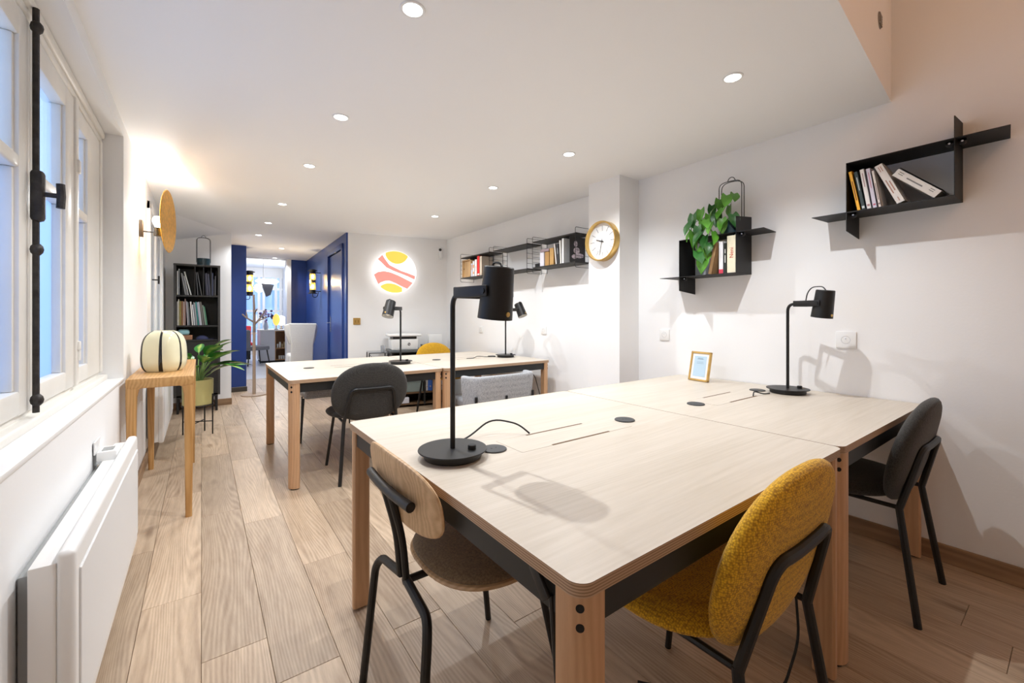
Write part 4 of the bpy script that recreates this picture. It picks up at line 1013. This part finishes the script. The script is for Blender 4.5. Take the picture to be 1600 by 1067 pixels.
caserow(1.425, -.198, [(.013, .285, WHT, 'white magazine', 0), (.013, .31, GRYB, 'grey magazine', 0), (.008, .27, DK, 'thin black magazine', .13), (.008, .265, WHT, 'slim white magazine', .15), (.010, .26, GRYB, 'slim grey magazine', .16), (.010, .23, WHT, 'short white magazine', .17), (.016, .285, LT, 'pale green-grey magazine', .22)], 'top')
caserow(1.425, .000, [(.006, .28, WHT, 'narrow white folder in the second bay', .06), (.006, .28, DK, 'narrow black folder in the second bay', .10), (.006, .285, WHT, 'pale leaning folder in the second bay', .14)], 'top')
caserow(1.425, .081, [(.010, .27, (.06, .06, .09), 'navy folder in the third bay', .04), (.010, .275, (.16, .16, .22), 'slate folder in the third bay', .05), (.010, .27, (.06, .06, .09), 'dark folder in the third bay', .06), (.010, .265, (.16, .16, .22), 'blue-grey folder in the third bay', .06)], 'top')
caserow(1.425, .1415, [(.016, .28, (.05, .06, .11), 'dark navy book in the fourth bay', 0), (.012, .20, DK, 'short black book in the fourth bay', 0), (.014, .245, (.10, .10, .11), 'grey-lettered black book in the fourth bay', 0)], 'top')
mid = [(.010, .285, (.66, .64, .60), 'cream book', 0), (.012, .31, (.72, .68, .55), 'tall ivory book', 0), (.016, .29, (.30, .24, .06), 'mustard book', 0), (.018, .29, (.26, .13, .06), 'brown book', 0), (.012, .285, (.62, .48, .42), 'pale pink book', 0), (.010, .32, (.45, .28, .24), 'tall terracotta book', 0),
       (.010, .29, (.62, .58, .62), 'lilac book', .05), (.012, .28, GRYB, 'grey book', .05), (.012, .23, DK, 'short black book', .05), (.016, .285, (.70, .68, .66), 'white book', .07), (.014, .25, WHT, 'bright white book', .08), (.009, .28, GRYB, 'thin grey book', .08), (.009, .275, WHT, 'thin white book', .08),
       (.013, .285, (.05, .28, .27), 'teal book', .09), (.012, .28, (.60, .60, .72), 'lavender book', .10), (.012, .285, WHT, 'leaning white book', .10), (.022, .285, (.13, .12, .11), 'thick charcoal book', .11), (.012, .245, (.32, .42, .33), 'light green book', .12), (.012, .23, (.10, .30, .18), 'green book', .12)]
caserow(1.06, -.198, mid, 'middle')
zt = .8855
sp = tag(MB().rbox(-.235, -.115, 6.42, 6.56, zt + .056, zt + .125, .03, 4).build('speaker', M('pale_blue_plastic', (.30, .52, .58), .4)), 'pale blue rounded speaker on top of the brown box in the bookcase', 'speaker')
MB().rbox(-.215, -.135, 6.416, 6.43, zt + .068, zt + .112, .006, 2).build('grille', M('pale_blue_cloth', (.25, .45, .50), .9), sp)
carton('wooden_box', 'reddish-brown flat box in the lower bookcase shelf', -.235, -.09, 6.41, 6.58, zt, zt + .055, M('red_brown_wood', (.27, .13, .07), .6, noise=.15))
cp = MB().ball((0, 0, 0), 1, 20, 12); cp.v = [(x * .065, y * .05, max(-.0, z) * .05) for x, y, z in cp.v]; o = cp.build('cap', M('navy_cloth', (.03, .035, .09), .9)); o.location = (.005, 6.48, zt)
tag(o, 'dark navy cloth cap lying in the lower bookcase shelf', 'cap'); MB().rbox(.03, .115, -.03, .03, .0, .006, .002, 1).build('brim', MATS['navy_cloth'], o)
hoop_pot('empty dark blue hoop planter standing on the bookcase', (.02, 6.52, BT + .0225), 1, .15)

# ================================================================== LEFT WALL SCONCE
wsn = thing('wall_sconce', 'wall sconce with bare bulb and tall gold oval disc', 'lamp', (XL, 4.02, 1.80))
MB().rbox(0, .022, -.03, .03, -.06, .06, .003, 1).build('wall_plate', M('dark_bronze', (.05, .042, .035), .4, .6), wsn)
MB().tube([(.02, 0, -.02), (.085, 0, -.02)], .005, 8).build('arm', BLACK, wsn)
MB().lathe([(.0, -.045), (.022, -.045), (.022, .01), (.026, .012), (.026, .016), (.0, .016)], 20, c=(.10, 0, 0)).build('socket', BLACK, wsn)
MB().lathe([(.0, .014), (.014, .016), (.016, .03), (.030, .058), (.030, .075), (.020, .094), (.0, .10)], 20, c=(.10, 0, 0)).build('bulb', E_('sconce_bulb', (1, .96, .88), 22), wsn)
GOLD = M('gold_leaf', (.74, .38, .035), .42, .55, noise=.22, nscale=40, bump=.25, bscale=120)
dm = MB().lathe([(.0, .0), (.16, .0), (.163, .003), (.16, .006), (.0, .006)], 48, axis='Y')
dm.v = [(x * .36, y, z * 1.02) for x, y, z in dm.v]
dm.v = [(x, y - 0.6 * x * x * 0, z) for x, y, z in dm.v]
MB().lathe([(.0, .0), (.224, .0), (.228, .003), (.224, .006), (.0, .006)], 56, axis='X').xf(T((.160, -.02, .065), -.15)).build('gold_disc', GOLD, wsn)
MB().tube([(.12, 0, 0), (.165, -.01, .02)], .004, 6).build('disc_bracket', BLACK, wsn)
lo = bpy.data.lights.new('sconce_light', 'POINT'); lo.energy = 9; lo.color = (1, .975, .95); lo.shadow_soft_size = .03
o = bpy.data.objects.new('bulb_light', lo); C.objects.link(o); o.parent = wsn; o.location = (.10, .0, .13)

# ================================================================== COAT STAND
ct = thing('coat_stand', 'tree-shaped wooden coat stand in the corridor opening', 'coat stand', (.629, 7.337, 0))
POST = wood('bleached_wood', (.30, .215, .15), (.46, .35, .26), 'Z', 3, .6); TWIG = M('grey_brown_wood', (.22, .165, .13), .7, noise=.15)
MB().lathe([(.0, 0), (.165, 0), (.17, .006), (.165, .014), (.0, .016)], 40).build('base', POST, ct)
pst = MB().tube([(0, 0, .01), (0, 0, .62), (.0, .0, .96)], .022, 12, r2=.020).build('post', POST, ct)
MB().tube([(0, 0, .93), (.003, 0, 1.2), (-.006, 0, 1.49)], .021, 12, r2=.014).build('upper_post', TWIG, ct)
def br(pts, r=.013): MB().tube(fillet(pts, .03, 4), r, 8, r2=r * .75).build('branch', TWIG, ct)
br([(.0, 0, 1.08), (-.10, 0, 1.15), (-.15, .0, 1.20)]); br([(-.085, 0, 1.14), (-.10, .0, 1.23)], .011)
br([(.0, 0, 1.04), (.08, 0, 1.14), (.145, 0, 1.26)]); br([(.06, 0, 1.105), (.17, .0, 1.155)], .011); br([(.0, 0, 1.2), (.03, -.09, 1.28)], .011)
# ================================================================== WING ARMCHAIR (corridor)
wc = thing('wing_armchair', 'white linen wing armchair with its back to the room by the blue wall', 'armchair', (1.235, 7.12, 0), -.05)
def slab(outline, yfn, th, nm):
    n = len(outline); vs = [(x, yfn(x, z) - th / 2, z) for x, z in outline] + [(x, yfn(x, z) + th / 2, z) for x, z in outline]
    bm = bmesh.new(); V = [bm.verts.new(v) for v in vs]; bm.faces.new(V[:n]); bm.faces.new(list(reversed(V[n:])))
    for i in range(n): bm.faces.new((V[i], V[n + i], V[n + (i + 1) % n], V[(i + 1) % n]))
    bmesh.ops.recalc_face_normals(bm, faces=bm.faces[:]); bmesh.ops.bevel(bm, geom=bm.edges[:], offset=.02, segments=3, affect='EDGES', profile=.5)
    bm.verts.index_update(); m = MB().add([v.co[:] for v in bm.verts], [[v.index for v in f.verts] for f in bm.faces]); bm.free()
    m.build(nm, WFAB, wc, angle=50)
slab([(-.15, .30), (.15, .30), (.155, .74), (.20, 1.06), (-.19, 1.065), (-.15, .74)], lambda x, z: -(z - .4) * .12, .09, 'backrest')
slab([(-.17, .74), (-.13, .76), (-.17, 1.06), (-.245, 1.04), (-.22, .88)], lambda x, z: .06 - (z - .4) * .10, .10, 'wing')
slab([(.15, .76), (.17, .74), (.21, .90), (.22, 1.03), (.19, 1.06)], lambda x, z: .06 - (z - .4) * .10, .10, 'wing')
MB().rbox(-.145, .145, .03, .56, .22, .42, .04, 4).build('seat', WFAB, wc)
for s in (-1, 1): MB().rbox(s * .125 - .04, s * .125 + .04, .05, .55, .30, .58, .035, 4).build('armrest', WFAB, wc)
for sx in (-1, 1):
    for sy in (.05, .50): MB().tube([(sx * .12, sy, 0), (sx * .115, sy, .23)], .016, 8).build('leg', OAK, wc)
# ================================================================== LANTERN SCONCES
def lantern(label, loc_, rz):
    t = thing('lantern_sconce', label, 'lamp', loc_, rz, 'brass tube lantern sconces')
    MB().lathe([(.0, .175), (.07, .175), (.07, .185), (.045, .19), (.045, .20), (.0, .20)], 24).build('cap', BLACK, t)
    MB().lathe([(.0, -.20), (.07, -.20), (.07, -.19), (.045, -.185), (.045, -.17), (.0, -.17)], 24).build('base', BLACK, t)
    MB().lathe([(.046, .13), (.046, .175)], 24, cap=False).build('collar', BLACK, t); MB().lathe([(.046, -.175), (.046, -.14)], 24, cap=False).build('collar', BLACK, t); MB().lathe([(.0465, -.02), (.0465, .025)], 24, cap=False).build('band', M('dark_brass', (.25, .2, .1), .35, .8), t)
    MB().lathe([(.044, -.15), (.044, .15)], 24, cap=False).build('glass', glassmat('amber_glass', (1, .72, .2), .7, .12, .08, (1, .7, .2)), t)
    for z in (.08, -.085): MB().ball((0, 0, z), .026, 14, 8, sc=(1, 1, 1.6)).build('bulb', E_('lantern_bulb', (1, .83, .45), 14), t)
    MB().tube(fillet([(.0, 0, -.20), (.0, 0, -.26), (.07, 0, -.26), (.09, 0, -.17)], .04, 5), .006, 6).build('hook', BLACK, t)
    for z in (.15, -.16): MB().tube([(.04, 0, z), (.125, 0, z)], .007, 6).build('arm', BLACK, t)
    l = bpy.data.lights.new('lantern_light', 'POINT'); l.energy = 4; l.color = (1, .8, .5); l.shadow_soft_size = .04
    o = bpy.data.objects.new('bulb_light', l); C.objects.link(o); o.parent = t; o.location = (-.09, 0, 0)
p = bwp(7.62); lantern('amber tube lantern on the blue corridor wall beside the door', (p[0] - .125, 7.62, 1.745), 0)
lantern('amber tube lantern on the blue pier by the coat stand', (.565 + .06, 7.97, 1.70), PI)

# ================================================================== FAR ROOM
struct(MB().box(-1.6, 4.2, 15.0, 15.15, -.1, .12).build('wall_far', WHITE, flat=True)); struct(MB().box(-1.6, 4.2, 15.0, 15.15, 2.42, 2.8).build('wall_far', WHITE, flat=True))
struct(MB().box(2.05, 2.2, 9.3, 15.1, -.1, 2.8).build('wall_far_right', WALL, flat=True)); struct(MB().box(-1.7, -1.5, 8.1, 15.1, -.1, 2.8).build('wall_far_left', WALL, flat=True))
struct(MB().box(-1.7, -.75, 8.05, 8.15, -.1, 2.8).build('wall_far_near', WALL, flat=True)); struct(MB().box(-1.6, 4.2, 9.38, 15.1, 2.65, 2.75).build('ceiling', CEIL, flat=True))
struct(MB().box(-1.6, 4.2, 9.3, 9.40, 2.265, 2.7).build('wall_far_header', CEIL, flat=True)); struct(MB().box(-1.7, -.75, 8.1, 9.4, 2.26, 2.36).build('ceiling', CEIL, flat=True)); struct(MB().box(-1.7, -.75, 8.1, 9.3, -.12, 0).build('floor', MATS['far_room_tile'], flat=True))
struct(MB().box(1.88, 4.2, 9.3, 9.40, -.1, 2.3).build('wall_far_near', WALL, flat=True))
w3 = bpy.data.objects.new('window_3', None); C.objects.link(w3); struct(w3)
xm = [onY(u, 480, 15.0).x for u in (384, 404.5, 409, 431, 434)]
cols = [-1.55, -.8, .0, .62, xm[1], xm[2] + .05, xm[3], 2.0]
for x in cols: MB().box(x - .035, x + .035, 14.98, 15.08, .12, 2.42).build('mullion', WHITE, w3)
for z in (.12, .62, 1.30, 1.98, 2.36): MB().box(-1.6, 2.1, 14.985, 15.07, z, z + .06).build('transom', WHITE, w3)
MB().box(-1.6, 2.1, 15.03, 15.036, .15, 2.40).build('pane', CLEAR, w3)
# shop front across the street
oth = thing('street_facade', 'pale grey shopfront facade across the street beyond the far window', 'building', (.8, 19.0, 0))
MB().box(-4, 4, .0, .3, -.1, 5).build('wall', M('facade_grey', (.55, .60, .68), .8), oth)
for k in range(5):
    f = MB().box(-3.4 + k * 1.5, -2.4 + k * 1.5, -.03, .01, .6, 2.6).build('window', M('facade_blue', (.35, .45, .6), .3), oth); MB().box(-3.35 + k * 1.5, -2.45 + k * 1.5, -.04, -.03, .65, 1.5).build('pane', M('facade_pane', (.5, .6, .75), .2), f)
# counter with open shelves
cn = thing('display_counter', 'counter with white side and open oak shelves in the far room', 'counter', (1.50, 12.25, 0))
MB().rbox(-.33, .30, -.05, .75, .80, .83, .004, 1).build('top', WHITE, cn)
MB().box(-.30, .28, .0, .68, 0, .05).build('plinth', MATTE, cn)
MB().box(-.32, .0, -.04, .70, .05, .80).build('side_cabinet', M('pale_lilac_white', (.68, .68, .72), .4), cn)
LOAK = wood('counter_oak', (.40, .20, .08), (.55, .32, .15), 'Z', 2, .5)
for x in (.0, .27): MB().box(x, x + .02, -.04, .7, .05, .80).build('side_panel', LOAK, cn)
MB().box(.02, .27, .40, .42, .05, .80).build('back_panel', LOAK, cn)
for z in (.05, .34, .78): MB().box(.02, .27, -.03, .40, z, z + .02).build('shelf', LOAK, cn)
PORC = M('porcelain', (.75, .75, .74), .3)
def cup(label, x, z, h=.07, mat=PORC):
    t = tag(MB().lathe([(.0, 0), (.018, 0), (.023, h), (.021, h), (.015, .01), (.0, .01)], 16).build('cup', mat), label, 'cup', 'cups on the display counter'); t.location = (1.50 + x, 12.30, z)
    MB().tube([(0, .02, h * .25), (0, .045, h * .3), (0, .045, h * .7), (0, .028, h * .75)], .004, 6).build('handle', mat, t)
for i, x in enumerate((.07, .122, .174, .226)): cup(f'patterned cup, {ORD[i]} from the left on the upper counter shelf', x, .3605, .10 + .05 * (i % 2), M('cup_gold', (.55, .42, .22), .3) if i > 1 else PORC)
for i, x in enumerate((.11, .16, .21)): cup(f'white cup, {ORD[i]} from the left on the lower counter shelf', x, .0705, .09)
def tlamp(name, label, x, y, z, r, mat, sc=(1, 1, 1), en=0):
    t = thing(name, label, 'lamp', (x, y, z))
    MB().lathe([(.0, 0), (.05, 0), (.05, .012), (.0, .014)], 20).build('base', BLACK, t); MB().tube([(0, 0, .01), (0, 0, .11)], .01, 8).build('stem', BRASS, t)
    MB().ball((0, 0, .10 + r * sc[2]), r, 20, 14, sc=sc).build('shade', mat, t)
tlamp('oval_lamp', 'amber oval table lamp glowing on the far counter', 1.555, 12.40, .831, .10, E_('amber_shade', (.9, .48, .10), .9), (.85, .5, 1.5))
tlamp('globe_lamp', 'white globe table lamp glowing on the far counter', 1.70, 12.62, .831, .11, E_('globe_white', (1, .97, .9), 4), (1, 1, 1.15))
vs_ = thing('flower_vase', 'glass vase of purple flowers on the far counter', 'vase', (1.33, 12.45, .831))
MB().lathe([(.0, 0), (.05, 0), (.06, .08), (.04, .16), (.045, .18), (.04, .178), (.035, .16), (.05, .08), (.0, .012)], 20).build('vase', M('vase_blue', (.45, .52, .65), .15), vs_)
random.seed(3)
for k in range(26):
    a = random.uniform(0, 2 * PI); rr = random.uniform(0, .17); p = Vector((rr * math.cos(a), rr * math.sin(a), .28 + random.uniform(-.08, .22)))
    MB().ball(p, random.uniform(.02, .036), 8, 6).build('flower', [M('flower_purple', (.16, .09, .25), .8), M('flower_lilac', (.45, .38, .60), .8), M('flower_dark', (.04, .04, .10), .8)][k % 3], vs_)
    if k % 3 == 0: MB().tube([(0, 0, .15), tuple(p)], .003, 5).build('stem', STEM, vs_)
pn = thing('pendant_lamp', 'white wing-shaped pendant lamp in the far room', 'lamp', (1.16, 11.4, 2.65))
MB().tube([(0, 0, 0), (0, 0, -.55)], .005, 6).build('cord', WHITE, pn); MB().lathe([(.0, -.03), (.06, -.03), (.06, 0), (.0, 0)], 16).build('canopy', WHITE, pn)
MB().ball((.08, 0, -.66), .13, 20, 12, sc=(1.9, 1.1, .5)).build('shade', E_('pendant_white', (1, .98, .95), 1.0), pn)
m = MB().prism([(-.05, -.70), (.22, -.74), (.15, -.98), (.06, -1.03)], -.01, .01); m.v = [(x, z, y) for x, y, z in m.v]; m.build('wing', M('pendant_grey', (.22, .23, .27), .5), pn)
lo = bpy.data.lights.new('pendant_light', 'POINT'); lo.energy = 35; lo.color = (.95, .97, 1); lo.shadow_soft_size = .15
o = bpy.data.objects.new('bulb_light', lo); C.objects.link(o); o.parent = pn; o.location = (.45, 1.6, -.5)
mr = thing('wall_mirror', 'tall gilt-edged mirror on the white wall of the far room', 'mirror', (2.05, 13.2, 1.55))
MB().box(-.03, -.001, -.40, .40, -.75, .55).build('frame', BRASS, mr); MB().box(-.034, -.029, -.37, .37, -.72, .52).build('glass', M('mirror_glass', (.8, .82, .85), .05, 1.0), mr)
def fchair(label, x, y, mat, legmat, rz, w=.5, h=.85):
    t = thing('lounge_chair', label, 'chair', (x, y, 0), rz)
    MB().rbox(-w / 2, w / 2, -.25, .25, .36, .46, .03, 3).build('seat', mat, t); MB().rbox(-w / 2, w / 2, -.27, -.18, .40, h, .04, 3).build('backrest', mat, t)
    for sx in (-1, 1):
        for sy in (-1, 1): MB().tube([(sx * (w / 2 - .05), sy * .2, .37), (sx * (w / 2 - .01), sy * .25, 0)], .014, 8).build('leg', legmat, t)
fchair('pale pink upholstered chair in the far room beyond the coat stand', .50, 12.35, M('pale_pink_fabric', (.62, .50, .48), .9), MATTE, .3, .6, .80)
fchair('grey shell chair beside the far counter', 1.02, 11.85, M('slate_fabric', (.22, .22, .25), .9), MATTE, -1.2, .46, .85)
rs = thing('red_bench', 'red upholstered bench against the far window', 'bench', (.62, 13.6, 0))
MB().rbox(-.6, .5, -.2, .3, .30, .46, .03, 3).build('seat', M('red_fabric', (.5, .03, .04), .8), rs); MB().rbox(-.6, .5, .25, .36, .40, .90, .03, 3).build('backrest', MATS['red_fabric'], rs); MB().box(-.55, .45, -.15, .25, 0, .30).build('plinth', MATTE, rs)
